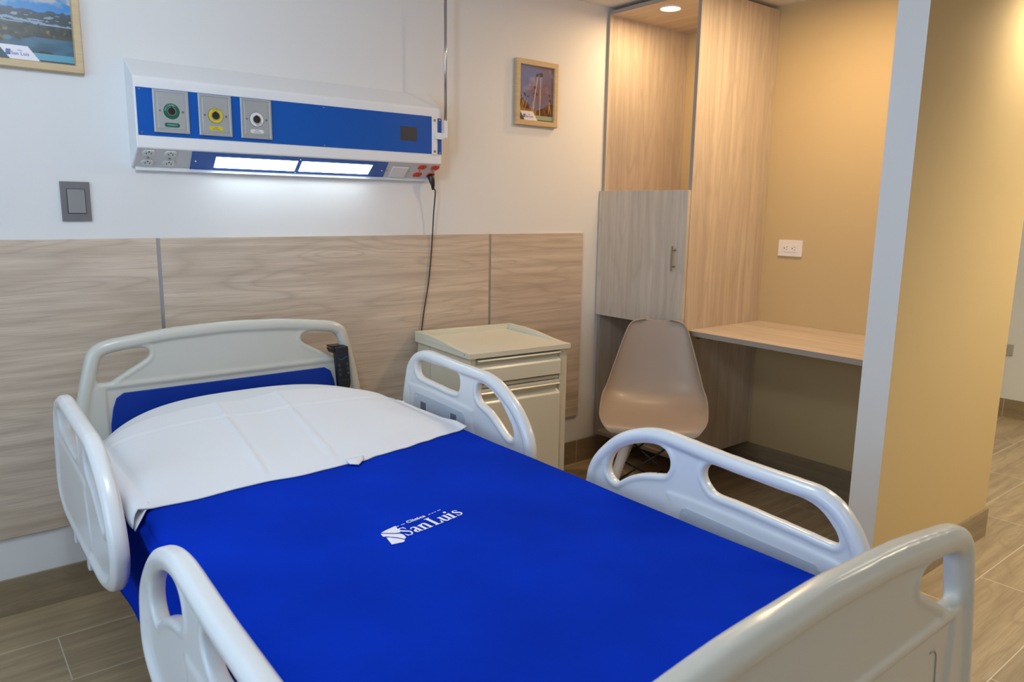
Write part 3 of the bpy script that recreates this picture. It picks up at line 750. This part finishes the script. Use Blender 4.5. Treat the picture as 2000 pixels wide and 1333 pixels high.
# top tray with raised back and side lips
tr = MB(); tr.box(-w-.004, w+.004, -dp-.004, dp+.004, .733, .753)
lip = [(-dp+.03,.752), (-dp+.10,.757), (0,.770), (.10,.776), (dp+.004,.776), (dp+.004,.750), (-dp+.0,.750)]
tr.prism(lip, 'x', -w-.004, -w+.014); tr.prism(lip, 'x', w-.014, w+.004)
tr.box(-w+.010, w-.010, dp-.016, dp+.004, .750, .776)
o = tr.build('top_tray', m_ivory, NS, bevel=.008, seg=4)
MB().box(-w+.03, w-.03, -dp+.03, dp-.035, .7518, .7528).build('tray_inlay', m_ivory2, o, bevel=.0008)
MB().cyl((-w-.0045, -dp+.035, .744), (-w-.0035, -dp+.035, .744), .003, n=12).build('screw', m_steel_dk, o)
def pull_front(name, z0, z1, zl):
    """front with a recessed sloping grip and a lip above it"""
    fx0, fx1 = -w+.032, w-.042
    pr = [(-dp+.030, z0), (-dp-.001, z0), (-dp-.001, zl-.002), (-dp+.002, zl), (-dp+.022, zl+.020), (-dp+.024, z1-.004), (-dp+.030, z1-.004)]
    m_ = MB().prism(pr, 'x', fx0, fx1); o = m_.build(name, m_ivory, NS, bevel=.0015)
    g = MB().prism([(-dp+.024, z1-.001), (-dp+.002, z1-.001), (-dp-.003, z1-.006), (-dp-.001, z1-.009), (-dp+.006, z1-.006), (-dp+.024, z1-.006)], 'x', fx0+.002, fx1-.002)
    g.build('grip_lip', m_ivory, o)
    return o
pull_front('drawer', .634, .727, .690)
MB().box(-w+.032, w-.042, -dp+.004, -dp+.030, .6, .610).build('pull_out_shelf', m_ivory, NS, bevel=.001)
pull_front('cabinet_door', .09, .600, .556)
for sx in (-1, 1):
    for sy in (-1, 1):
        c = MB(); c.cyl((sx*(w-.04)-.010, sy*(dp-.04), .025), (sx*(w-.04)+.010, sy*(dp-.04), .025), .025, n=20); c.box(sx*(w-.04)-.014, sx*(w-.04)+.014, sy*(dp-.04)-.012, sy*(dp-.04)+.012, .035, .06)
        c.build('caster', m_black, NS)

# ------------------------------------------------------------------ hospital bed
XB = -.395
Bed = thing('hospital_bed', (XB, -1.23, 0), 'hospital bed with cream head and foot boards and four pale side rails', 'bed')
half = [(.10,.9035), (.19,.899), (.299,.8865), (.360,.878), (.395,.864), (.414,.843), (.425,.808), (.436,.766), (.449,.709), (.461,.649), (.469,.605)]
low_head = [(.477,.560), (.482,.52), (.486,.47), (.488,.41), (.487,.37), (.478,.352), (.455,.350), (.40,.350), (.2,.350)]
low_foot = [(.485,.560), (.497,.52), (.502,.47), (.504,.41), (.503,.37), (.494,.352), (.470,.350), (.40,.350), (.2,.350)]
hole = [(.394,.763), (.388,.80), (.374,.828), (.345,.841), (.29,.8475), (.254,.843), (.243,.828), (.252,.812), (.292,.788), (.334,.764), (.365,.746), (.384,.746)]
def end_board(name, yc, drop, facing, lab):
    hf = half+(low_foot if drop else low_head)
    out = [(p, q-drop) for p, q in hf] + [(-p, q-drop) for p, q in hf[::-1]] + [(0, .9065-drop)]
    # order: right side down, bottom, left side up, top centre
    lo = resample(catmull(out, 8), .006)
    hr = resample(catmull([(p, q-drop) for p, q in hole], 8), .005); hl = [(-p, q) for p, q in hr]
    mb = MB(); mb.add(*fill2d([lo, hr, hl], .011))
    T = lambda pts: [(p, q, 0) for p, q in pts]
    mb.tube(T(offset(lo, .0205)), .02, n=16, closed=True, ell=(.0205, .0215, (0,0,1)))
    for h_ in (hr, hl): mb.tube(T(offset(h_, -.0095)), .01, n=10, closed=True, ell=(.0095, .0150, (0,0,1)))
    zr = .7385-drop
    mb.tube([(-.395, zr, 0), (0, zr, 0), (.395, zr, 0)], .01, n=12, ell=(.013, .0165, (0,0,1)))
    # solid lower sides
    for s in (-1, 1):
        q = [(s*.37, .38-drop), (s*.485, .38-drop), (s*.483, .50-drop), (s*.452, .60-drop), (s*.43, .735-drop), (s*.375, .735-drop)]
        mb.add(*fill2d([q if area2(q) > 0 else q[::-1]], .0155))
    me = remeshed(mb, .0038, 7)
    # (u, v, w) -> (x, z, -y*facing)
    xf = Matrix(((1,0,0,0), (0,0,-1,yc+1.23), (0,1,0,0), (0,0,0,1)))
    o = mesh_object(name, me, m_headb, Bed, xf); tag(o, lab)
    return o
HY, FY = -.200, -2.270
hb_ = end_board('headboard', HY, 0, -1, 'cream headboard with two corner grip holes')
fb_ = end_board('footboard', FY, .036, -1, 'cream footboard nearest the camera')
def insert(name, y0, y1, drop, m, parent, d=0):
    q = [(.372,.44), (.366,.62), (.357,.67), (.346,.700), (.325,.714), (-.325,.714), (-.346,.700), (-.357,.67), (-.366,.62), (-.372,.44)]
    q = [(XB+a*(1-d), b-drop-(d*.2 if b > .6 else 0)) for a, b in q]
    return MB().prism(q[::-1], 'y', y0, y1).build(name, m, parent, bevel=.002, world=True)
tag(insert('board_insert', HY-.017, HY-.009, 0, m_blueboard, hb_), 'blue insert panel')
tag(insert('board_insert', FY+.009, FY+.017, .036, m_blueboard, fb_), 'blue insert panel')
for s in (-1, 1):
    b = MB(); b.smooth = True
    b.tube(catmull([(XB+s*(.395-x_), FY-.0112, z_) for x_, z_ in ((.090,.6635), (.076,.6615), (.068,.652), (.065,.635), (.061,.60), (.055,.55), (.048,.48))], 5, closed=False), .0014, n=8)
    b.build('panel_groove', mat('groove_shadow_plastic', (.30,.28,.24), .5), fb_, world=True)

RHo = [(-.431,.585), (-.437,.62), (-.442,.651), (-.456,.707), (-.472,.752), (-.509,.789), (-.557,.809), (-.603,.814), (-.664,.811), (-.769,.805), (-.868,.802), (-.92,.799), (-.97,.788), (-1.014,.767), (-1.062,.736), (-1.1,.698), (-1.126,.659), (-1.139,.622), (-1.139,.585), (-1.122,.545), (-1.08,.508), (-1.01,.485), (-.93,.478), (-.62,.478), (-.52,.484), (-.455,.51), (-.434,.545)]
RHA = [(-.533,.762), (-.55,.775), (-.574,.777), (-.636,.775), (-.717,.775), (-.764,.773), (-.782,.765), (-.787,.748), (-.785,.726), (-.77,.709), (-.723,.706), (-.658,.710), (-.596,.714), (-.55,.718), (-.535,.728), (-.530,.745)]
RHB = [(-.88,.752), (-.895,.762), (-.916,.761), (-.948,.752), (-.975,.738), (-1.002,.719), (-1.024,.697), (-1.046,.672), (-1.058,.650), (-1.057,.633), (-1.045,.625), (-1.026,.629), (-.999,.647), (-.972,.666), (-.94,.685), (-.902,.698), (-.883,.709), (-.875,.728)]
RFo = [(-1.357,.585), (-1.360,.61), (-1.365,.635), (-1.382,.669), (-1.414,.706), (-1.455,.742), (-1.501,.767), (-1.554,.784), (-1.602,.790), (-1.647,.788), (-1.713,.783), (-1.794,.778), (-1.869,.776), (-1.939,.774), (-1.982,.772), (-2.018,.759), (-2.044,.738), (-2.066,.710), (-2.086,.672), (-2.098,.63), (-2.100,.585), (-2.088,.545), (-2.05,.508), (-1.98,.485), (-1.90,.478), (-1.55,.478), (-1.45,.484), (-1.385,.51), (-1.360,.545)]
RFA = [(-1.433,.660), (-1.447,.692), (-1.478,.716), (-1.518,.736), (-1.566,.749), (-1.600,.749), (-1.619,.737), (-1.627,.716), (-1.619,.694), (-1.603,.685), (-1.551,.672), (-1.507,.653), (-1.479,.634), (-1.464,.623), (-1.448,.627), (-1.435,.640)]
RFB = [(-1.718,.725), (-1.728,.742), (-1.748,.748), (-1.796,.746), (-1.854,.743), (-1.908,.741), (-1.949,.740), (-1.979,.733), (-2.003,.718), (-2.023,.696), (-2.030,.681), (-2.025,.673), (-2.010,.671), (-1.948,.675), (-1.877,.679), (-1.801,.683), (-1.752,.684), (-1.731,.696), (-1.720,.711)]
def rail_mesh(o_, a_, b_, plate):
    lo = resample(catmull(o_, 8), .006); la = resample(catmull(a_, 8), .004); lb = resample(catmull(b_, 8), .004)
    mb = MB(); mb.add(*fill2d([lo, la, lb], .0105))
    T = lambda pts: [(p, q, 0) for p, q in pts]
    mb.tube(T(offset(lo, .0170)), .02, n=16, closed=True, ell=(.0170, .0195, (0,0,1)))
    for h_ in (la, lb): mb.tube(T(offset(h_, -.0085)), .01, n=10, closed=True, ell=(.0085, .0150, (0,0,1)))
    # soft raised field that carries the plate
    y0, y1, z1 = plate
    q = [(y0+.028, .50), (y0+.028, z1-.01), (y0+.012, z1+.020), (y1-.012, z1+.008), (y1-.028, z1-.02), (y1-.028, .50)]
    q = resample(catmull(q, 5), .01)
    mb.add(*fill2d([q if area2(q) > 0 else q[::-1]], .0138))
    return remeshed(mb, .0036, 7)
for nm, o_, a_, b_, plate in (('head', RHo, RHA, RHB, (-.519,-.820,.664)), ('foot', RFo, RFA, RFB, (-1.666,-2.003,.632))):
    me = rail_mesh(o_, a_, b_, plate)
    for side in (1, -1):
        xc = .130 if side == 1 else 2*XB-.130
        # (u,v,w)->(w,u,v): mirrored in x for the other side
        m2 = me.copy(); rot = Matrix(((0,0,side,xc-XB), (1,0,0,1.23), (0,1,0,0), (0,0,0,1)))
        m2.transform(rot)
        if rot.determinant() < 0: m2.flip_normals()
        m2.name = 'side_rail'; m2.materials.clear(); m2.materials.append(m_rail)
        r_ = bpy.data.objects.new('side_rail', m2); COL.objects.link(r_); r_.parent = Bed
        y0, y1, z1 = plate; dz = -.011
        xi = xc - side*.0142
        q = [(y0, .50), (y0, z1-.016), (y0-.005, z1-.006), (y0-.016, z1-.001), (y1+.012, z1+dz), (y1+.002, z1+dz-.010), (y1, z1+dz-.02), (y1, .50)]
        pl = MB().prism(q, 'x', xi, xi-side*.0022).build('mounting_plate', m_plate, r_, world=True)
        if nm == 'head':
            for yy in (-.580, -.760):
                MB().box(xi-side*.0021, xi-side*.0027, yy-.0165, yy+.0165, .603-.006, .637).build('slot', m_slotshade, pl, world=True)
                p_ = MB(); p_.smooth = True; p_.cyl((xi, yy+.005, .598), (xi-side*.016, yy+.005, .598), .0125, n=20)
                p_.build('locking_pin', m_rail, pl, world=True)
        for yy, zz in ((y0-.014, z1-.018), ((y0+y1)/2, z1-.028), (y1+.014, z1-.032)):
            MB().cyl((xi-side*.0018, yy, zz), (xi-side*.0030, yy, zz), .0065, .0055, n=18).build('screw_cap', m_plate, pl, world=True)
        # arms that carry the rail
        for yy in ((y0+y1)/2-.09, (y0+y1)/2+.09):
            MB().box(xc-side*.006, XB+side*.40, yy-.012, yy+.012, .425, .443).box(xc-.007, xc+.007, yy-.012, yy+.012, .425, .52).build('rail_arm', m_rail, r_, bevel=.003, world=True)
# frame, legs, casters
fr = MB()
for s in (-1, 1): fr.box(XB+s*.36, XB+s*.40, FY+.03, HY-.03, .38, .44)
fr.box(XB-.36, XB+.36, FY+.03, FY+.07, .38, .44); fr.box(XB-.36, XB+.36, HY-.07, HY-.03, .38, .44)
for k in range(12): fr.box(XB-.40, XB+.40, FY+.15+k*.155, FY+.27+k*.155, .44, .452)
fr.build('bed_frame', m_rail, Bed, bevel=.003, world=True)
b = MB()
for s in (-1, 1): b.box(XB+s*.30, XB+s*.35, FY+.15, HY-.15, .13, .18)
b.box(XB-.30, XB+.30, -1.5, -1.42, .13, .18); b.box(XB-.30, XB+.30, -1.0, -.92, .13, .18)
b.box(XB-.05, XB+.05, -1.5, -1.4, .18, .38); b.box(XB-.05, XB+.05, -1.0, -.9, .18, .38)
b.build('base_frame', m_rail, Bed, bevel=.003, world=True)
for s in (-1, 1):
    for yy in (FY+.2, HY-.2):
        c = MB(); xx = XB+s*.325; c.cyl((xx-.016, yy, .055), (xx+.016, yy, .055), .055, n=24); c.box(xx-.022, xx+.022, yy-.02, yy+.02, .06, .13)
        c.build('caster', m_black, Bed, bevel=.002, world=True)

# mattress
MT = .632
mp = [(XB-.43, FY+.035), (XB+.43, FY+.035)]
mp += [(XB+.43-.17*(1-cos(a)), -.44+.17*sin(a)) for a in [k*pi/2/8 for k in range(9)]]
mp += [(XB-.43+.17*(1-cos(a)), -.44+.17*sin(a)) for a in [k*pi/2/8 for k in range(8, -1, -1)]]
o = MB().prism(mp, 'z', .455, .628).build('mattress', m_mattress, bevel=.02, seg=4)
tag(o, 'thick white covered mattress lying on the bed frame under the blanket and sheet', 'mattress')

# ------------------------------------------------------------------ blanket
def hb(x, y):
    """height of the blanket on top of the mattress"""
    h = .0028*noise.noise(Vector((x*2.2, y*3.4, 1.5))) + .0022*noise.noise(Vector((x*5+y*2.5, y*5, 4)))
    h += .0020*math.exp(-((x+.30+.55*(y+1.45))/.03)**2)*max(0, 1-abs(y+1.6)*1.6)
    h += .0024*math.exp(-((x-.02-.35*(y+1.3))/.025)**2)*max(0, 1-abs(y+1.45)*2.2)
    h += .0020*math.exp(-((x+.62-.25*(y+1.5))/.03)**2)*max(0, 1-abs(y+1.35)*2)
    return .6405 + h
xl, xr = XB-.443, XB+.447
sec = []   # (x, z, on-top weight)
for k in range(22): sec.append((xl-.022+.006*sin(k*.5), .345+(.615-.345)*k/22, 0))
for k in range(7): a = pi-k/7*pi/2; sec.append((xl+.016+.030*cos(a), .612+.028*sin(a), k/7))
NT = 96
for k in range(NT+1): sec.append((xl+.03+(xr-xl-.052)*k/NT, .6405, 1))
for k in range(1, 8): a = pi/2-k/7*pi/2; sec.append((xr-.022+.022*cos(a), .6185+.022*sin(a), 1-k/7))
for k in range(1, 9): sec.append((xr+.0005, .6185-k*.015, 0))
ys = [-.60-k*(2.205-.60)/150 for k in range(151)]
vs = []
for y in ys:
    for x, z, w_ in sec:
        dh = (hb(x, y)-.6405)*max(w_, .0)
        fold = (1-w_)*.010*noise.noise(Vector((y*6, z*2, 3))) if x < XB else 0
        if x < XB and w_ == 0: fold += .012*(.6-z)*sin(y*9+1)
        ze = z
        if x < XB and z < .5: ze = z + .010*sin(y*5)*(.5-z)/.15
        vs.append((x+fold, y, ze+dh))
NS_ = len(sec)
fs = [(i*NS_+k, i*NS_+k+1, (i+1)*NS_+k+1, (i+1)*NS_+k) for i in range(len(ys)-1) for k in range(NS_-1)]
b = MB(); b.add(vs, fs); bl = b.build('blanket', m_blanket, smooth=True)
tag(bl, 'royal blue fleece blanket with a white clinic logo spread over the bed', 'blanket')
so = bl.modifiers.new('thick', 'SOLIDIFY'); so.thickness = .004; so.offset = -1

# logo: emblem, name in heavy serif letters, small word and dashes above
LX0, LY0 = -.4655, -1.4560           # left end of the name's baseline
LANG = math.atan2(.022, .150)
LAVG = .1515                          # length of the name along its baseline
def lp(u, v):
    c, s_ = cos(LANG), sin(LANG); x = LX0+u*c-v*s_; y = LY0+u*s_+v*c
    return (x, y, hb(x, y)+.0012)
logo = MB()
def poly(pts): logo.add([lp(u, v) for u, v in pts], [list(range(len(pts)))])
def stroke(pts, ws):
    """variable-width stroke; pts in (u,v), ws half widths"""
    L_, R_ = [], []
    for i, (u, v) in enumerate(pts):
        a = pts[max(i-1, 0)]; c = pts[min(i+1, len(pts)-1)]; tx, ty = c[0]-a[0], c[1]-a[1]; l = hypot(tx, ty) or 1
        L_.append((u-ty/l*ws[i], v+tx/l*ws[i])); R_.append((u+ty/l*ws[i], v-tx/l*ws[i]))
    for i in range(len(pts)-1): poly([L_[i], R_[i], R_[i+1], L_[i+1]])
CAP = .0385; XH = .0255; K = .0034; T_ = .0011
def serif(u, v, w=.0062): poly([(u-w, v-.0009), (u+w, v-.0009), (u+w, v+.0011), (u-w, v+.0011)])
# S
Sp = catmull([(.0185,.0300), (.0160,.0360), (.0110,.0385), (.0060,.0360), (.0045,.0305), (.0075,.0245), (.0130,.0190), (.0168,.0135), (.0160,.0060), (.0110,.0010), (.0055,.0015), (.0020,.0075)], 4, closed=False)
n_ = len(Sp); stroke(Sp, [T_+(.0030-T_)*math.exp(-((i/(n_-1)-.5)/.22)**2) for i in range(n_)])
poly([(.0170,.0390), (.0192,.0390), (.0192,.0285), (.0176,.0285)]); poly([(.0012,.0), (.0032,.0), (.0030,.0110), (.0012,.0110)])
# a
au = .0240
stroke(catmull([(au+.001,.0195), (au+.003,.0240), (au+.0075,.0252), (au+.0115,.0225), (au+.012,.017), (au+.012,.0045), (au+.0145,.0008), (au+.0170,.0020)], 3, closed=False), [.0016,.0014,.0013,.0013,.0013,.0013,.0015,.0018,.0022,.0026,.0029,.0031,.0032,.0032,.0032,.0030,.0026,.0020,.0015,.0012,.0010,.0009])
stroke(catmull([(au+.0115,.0150), (au+.006,.0125), (au+.0022,.0080), (au+.003,.0025), (au+.0070,.0012), (au+.0115,.0050)], 3, closed=False), [.0009,.0012,.0016,.0021,.0026,.0029,.0030,.0029,.0025,.0021,.0017,.0014,.0012,.0011,.0010,.0009])
# n
nu_ = .0455
stroke([(nu_+.003,.0012), (nu_+.003,.0245)], [K*.95]*2); serif(nu_+.003, .0005, .0058); poly([(nu_-.0025,.0225), (nu_+.0063,.0258), (nu_+.0063,.022), (nu_-.0025,.0210)])
stroke(catmull([(nu_+.006,.0195), (nu_+.010,.0242), (nu_+.0145,.0235), (nu_+.0162,.0185), (nu_+.0162,.001)], 3, closed=False), [.0010,.0012,.0015,.0018,.0022,.0026,.0029,.0031,.0032,.0032,.0032,.0032,.0032])
serif(nu_+.0162, .0005, .0056)
# L
lu = .0740
stroke([(lu+.006,.001), (lu+.006,CAP-.001)], [K*1.1]*2); serif(lu+.006, CAP-.001, .0072); serif(lu+.010, .0006, .0112)
poly([(lu+.0165,.0), (lu+.0215,.0), (lu+.0232,.0120), (lu+.0212,.0120)])
# u
uu = .1000
stroke(catmull([(uu+.003,.0245), (uu+.003,.008), (uu+.0055,.0018), (uu+.0105,.0015), (uu+.0145,.0060)], 3, closed=False), [K*.95]*4+[.0030,.0028,.0025,.0022,.0019,.0016,.0013,.0011,.0010])
stroke([(uu+.0160,.001), (uu+.0160,.0245)], [K*.95]*2); poly([(uu-.0022,.0252), (uu+.0062,.0252), (uu+.0062,.0232), (uu-.0022,.0232)]); poly([(uu+.0108,.0252), (uu+.0192,.0252), (uu+.0192,.0232), (uu+.0108,.0232)])
poly([(uu+.013,.0), (uu+.0215,.0012), (uu+.0215,.0028), (uu+.013,.0030)])
# i
iu = .1270
stroke([(iu,.001), (iu,.0245)], [K*.95]*2); serif(iu, .0005, .0058); poly([(iu-.0058,.0225), (iu+.0033,.0256), (iu+.0033,.0215), (iu-.0058,.0208)])
poly([(iu+.0036*cos(a), .0335+.0036*sin(a)) for a in [k*pi/6 for k in range(12)]])
# s
su = .1370
sp_ = catmull([(su+.0128,.0195), (su+.0105,.0242), (su+.0065,.0255), (su+.0030,.0225), (su+.0035,.0175), (su+.0085,.0135), (su+.0125,.0095), (su+.0120,.0035), (su+.0075,.0006), (su+.0030,.0020), (su+.0008,.0070)], 3, closed=False)
n_ = len(sp_); stroke(sp_, [.0010+.0019*math.exp(-((i/(n_-1)-.5)/.22)**2) for i in range(n_)])
poly([(su+.0120,.0258), (su+.0136,.0258), (su+.0138,.0185), (su+.0124,.0185)]); poly([(su,.0), (su+.0016,.0), (su+.0014,.0075), (su,.0075)])
# small word and dashes
V, Fc = text_mesh('Clinica', .0150, 'LEFT', bold=.0003, spacing=1.15)
logo.add([(lambda q: (q[0], q[1], q[2]+p[2]))(lp(.0385+p[0], .0510+p[1])) for p in V], Fc)
for a_, b_ in ((.0015,.0170), (.0230,.0320), (.0960,.1020), (.1055,.1100), (.1130,.1170), (.1210,.1300)):
    poly([(a_,.0488), (b_,.0488), (b_,.0506), (a_,.0506)])
# emblem
def epoly(pts): logo.add([(x, y, hb(x, y)+.0012) for x, y in pts], [list(range(len(pts)))])
epoly([(-.5020,-1.4135), (-.4880,-1.4080), (-.4620,-1.4010), (-.4690,-1.4335), (-.4790,-1.4305), (-.4990,-1.4155)])
epoly([(-.5050,-1.4180), (-.5070,-1.4310), (-.5000,-1.4350), (-.4850,-1.4500), (-.4775,-1.4640), (-.4715,-1.4600), (-.4690,-1.4460), (-.4720,-1.4385), (-.4800,-1.4345), (-.5000,-1.4190)])
epoly([(-.5035,-1.4385), (-.5100,-1.4710), (-.4860,-1.4745), (-.4790,-1.4695), (-.4855,-1.4560), (-.4980,-1.4415)])
for p in range(len(logo.v)): pass
tag(logo.build('logo', m_print_w, bl), 'white embroidered clinic logo reading San Luis')

# ------------------------------------------------------------------ pillow and white sheet
PX, PHW = -.405, .425
def pillow_z(x, y):
    u = (x-PX)/PHW; e = max(0, 1-abs(u)**2.6)
    yb = -.262 - .17*abs(u)**3.2                       # head edge of the pillow
    t = (yb-y)
    if t < 0: return .60
    rise = 1-math.exp(-t/.018)
    fade = max(0, 1-max(0, t-.05)/.74)**1.0
    return .640 + .064*(e**.62)*rise*(.12+.88*fade) - .03*(1-rise)
vs = []; NU, NV = 70, 60
for j in range(NV+1):
    for i in range(NU+1):
        u = sin((-1+2*i/NU)*pi/2); x = PX+u*PHW
        yb = -.262-.17*abs(u)**3.2; tt = (j/NV)**1.6; y = yb-tt*(.64+yb+.262)
        z = pillow_z(x, y-.0001) if j else .628
        vs.append((x, y, z))
top = list(vs); vs += [(x, y, .6345) for x, y, z in top]
n1 = (NU+1)*(NV+1)
fs = [(j*(NU+1)+i, j*(NU+1)+i+1, (j+1)*(NU+1)+i+1, (j+1)*(NU+1)+i) for j in range(NV) for i in range(NU)]
fs += [tuple(n1+q for q in f[::-1]) for f in fs]
for i in range(NU):
    fs.append((i, n1+i, n1+i+1, i+1)); k = NV*(NU+1)+i; fs.append((k, k+1, n1+k+1, n1+k))
for j in range(NV):
    k = j*(NU+1); fs.append((k, k+NU+1, n1+k+NU+1, n1+k)); k += NU; fs.append((k, n1+k, n1+k+NU+1, k+NU+1))
b = MB(); b.add(vs, fs); o = b.build('pillow', m_pillow, smooth=True)
tag(o, 'flat white pillow at the head of the bed against the blue headboard insert', 'pillow')

def crease(d, w, h): return h*math.exp(-(d/w)**2)
def sheet_z(x, y):
    z = pillow_z(x, y) if y > -.9999 else pillow_z(x, -1.0)
    z += .0085
    fade = min(1, max(0, (y+1.0)/.1))
    # creases left by folding: two across, two along the bed
    l1 = -.525-.10*(-.47-y); l2 = -.335-.12*(-.47-y)
    z += crease(x-l1, .006, .0055)+crease(x-l2, .005, .0045)
    z -= .0045*max(0, 1-abs(x-(l1+l2)/2)/.10)
    z += crease(y+.560+.02*(x+.5), .005, .0035) - crease(y+.575+.02*(x+.5), .006, .002)
    z += .0028*noise.noise(Vector((x*6, y*5, 8)))*fade + .0018*noise.noise(Vector((x*15, y*9, 2)))
    z += .0012*sin(x*26+y*6)*max(0, 1-abs(y+.93)*8)
    return z
def front(x):    # front hem of the sheet
    pts = [(-.86,-1.005), (-.83,-1.018), (-.75,-1.022), (-.65,-1.012), (-.58,-1.010), (-.50,-1.020), (-.43,-1.012), (-.37,-1.008), (-.33,-1.010), (-.28,-.996), (-.20,-.985), (-.12,-.966), (-.05,-.950), (0,-.944), (.03,-.938), (.06,-.93)]
    for a, b_ in zip(pts, pts[1:]):
        if a[0] <= x <= b_[0]:
            t = (x-a[0])/(b_[0]-a[0]); t = t*t*(3-2*t); return a[1]+(b_[1]-a[1])*t
    return pts[0][1] if x < pts[0][0] else pts[-1][1]
def back(x):
    u = (x+.41)/.45; return -.415-.11*abs(u)**2.5 - .012*sin(x*9)
xs = [-.846+k*(.890)/120 for k in range(121)]
NV = 90; vs = []
drop = [(-.014,-.002), (-.021,-.009), (-.025,-.018), (-.027,-.028), (-.028,-.037)]
for i, x in enumerate([None]*5+xs):
    if x is None:
        k = 4-i; dx, dz = drop[k]
        for j in range(NV+1):
            t = j/NV; y = back(xs[0])+(front(xs[0])-back(xs[0]))*t
            vs.append((xs[0]+dx+.003*sin(y*40)*k/4, y-.004*k, sheet_z(xs[0], y)+dz+.004*noise.noise(Vector((y*12, k, 1)))))
    else:
        for j in range(NV+1):
            t = j/NV; y = back(x)+(front(x)-back(x))*t
            z = sheet_z(x, y)
            d_ = y-front(x); kk = math.exp(-(d_/.045)**2); z = z*(1-kk)+(hb(x, y)+.0042)*kk
            if x > .02: z += .006*min(1, (x-.02)/.02)*min(1, max(0, (-.80-y)/.08))
            if j == 0: z -= .004
            vs.append((x, y, z))
NX = 126
fs = [(i*(NV+1)+j, (i+1)*(NV+1)+j, (i+1)*(NV+1)+j+1, i*(NV+1)+j+1) for i in range(NX-1) for j in range(NV)]
b = MB(); b.add(vs, fs); o = b.build('sheet', m_sheet, smooth=True)
tag(o, 'creased white cotton sheet laid over the pillow and the top of the blue blanket', 'sheet')
so = o.modifiers.new('thick', 'SOLIDIFY'); so.thickness = .003; so.offset = -1
# little turned-down corner tab on the hem
V = []
for i in range(7):
    for j in range(5):
        u, v = i/6, j/4; x = -.375+.050*u; y = -.998-(.040*(1-abs(u-.35)*1.3))*v; V.append((x, y, .6475+.006*(1-v)))
tb = MB().add(V, [(i*5+j, i*5+j+1, (i+1)*5+j+1, (i+1)*5+j) for i in range(6) for j in range(4)]).build('hem_tab', m_sheet, o, smooth=True)
sl2 = tb.modifiers.new('thick', 'SOLIDIFY'); sl2.thickness = .002

V = []
for i in range(7):
    for j in range(7):
        u, v = i/6, j/6; x = -.872+.040*u; y = -.975-.055*v*(1-.45*u); V.append((x, y, .618+.027*min(1, u*1.5)-.010*v*(1-u)+.002*sin(v*5)))
tb = MB().add(V, [(i*7+j, i*7+j+1, (i+1)*7+j+1, (i+1)*7+j) for i in range(6) for j in range(6)]).build('corner_flap', m_sheet, o, smooth=True)
sl2 = tb.modifiers.new('thick', 'SOLIDIFY'); sl2.thickness = .002

# ------------------------------------------------------------------ hand control hanging on the headboard
RC = thing('hand_control', (-.018, HY-.03, .622), 'black bed hand control hooked over the right grip hole of the headboard', 'remote control')
q = [(-.043,.785), (.008,.788), (.016,.655), (.013,.638), (.000,.622), (-.020,.618), (-.030,.630)]
MB().prism(q, 'y', HY-.046, HY-.023).build('casing', m_black, RC, bevel=.003, world=True)
MB().prism([(-.058,.784), (-.043,.786), (-.041,.768), (-.050,.768)], 'y', HY-.040, HY-.005).box(-.045, .004, HY-.026, HY+.020, .783, .789).build('hook', m_black, RC, bevel=.001, world=True)
b = MB(); sq = catmull([(-.030,.747), (-.022,.742), (-.012,.744), (-.004,.750), (.004,.749)], 4, closed=False)
b.tube([(p, HY-.0462, z) for p, z in sq], .0012, n=6); b.build('squiggle_print', m_remblue, RC, world=True)
for k, (x, z) in enumerate(((-.028,.722), (.003,.724), (-.026,.705), (.005,.707), (-.025,.688), (.006,.690))):
    MB().cyl((x, HY-.0455, z), (x, HY-.0468, z), .005, n=14).build('button', m_remgrey, RC, world=True)
MB().box(-.022, .010, HY-.0466, HY-.046, .6655, .6665).build('parting_line', m_remgrey, RC, world=True)
b = MB(); b.smooth = True; b.tube(catmull([(-.016, HY-.034, .622), (-.010, HY-.032, .59), (.02, HY-.03, .56), (.06, HY+.005, .50)], 6, closed=False), .003, n=8); b.build('cable', m_black, RC, world=True)

# ------------------------------------------------------------------ ceiling lamps that light the room (above the picture)
def ceiling_lamp(x, y, r, label, col):
    t = thing('ceiling_light', (x, y, CEIL), label, 'ceiling light'); n = 40
    b = MB(); b.smooth = True; vs = []
    for r_, z_ in ((r+.012, -.001), (r+.012, -.010), (r, -.013), (r, -.004)): vs += [(x+r_*cos(2*pi*k/n), y+r_*sin(2*pi*k/n), CEIL+z_) for k in range(n)]
    b.add(vs, [(i*n+k, i*n+(k+1) % n, (i+1)*n+(k+1) % n, (i+1)*n+k) for i in range(3) for k in range(n)]); b.build('bezel', m_unit, t, world=True)
    MB().cyl((x, y, CEIL-.002), (x, y, CEIL-.006), r, n=n).build('lens', emis('lamp_lens', col, 2.0), t, world=True)
ceiling_lamp(-.85, -1.30, .28, 'large round ceiling light above the bed', (.85,.93,1))
ceiling_lamp(-.9, -3.3, .28, 'large round ceiling light behind the camera', (.85,.93,1))
ceiling_lamp(1.49, -1.04, .05, 'small warm ceiling downlight over the desk', (1,.7,.4))
ceiling_lamp(2.5, -2.9, .05, 'small added fill downlight brightening the hall, behind the partition corner', (1,.85,.6))  # fixture made up to go with the added hall fill lamp
ceiling_lamp(1.97, -1.88, .05, 'small ceiling downlight in the hall beside the partition', (1,.85,.6))
ceiling_lamp(3.3, -1.6, .05, 'small ceiling downlight far down the hall', (1,.95,.8))
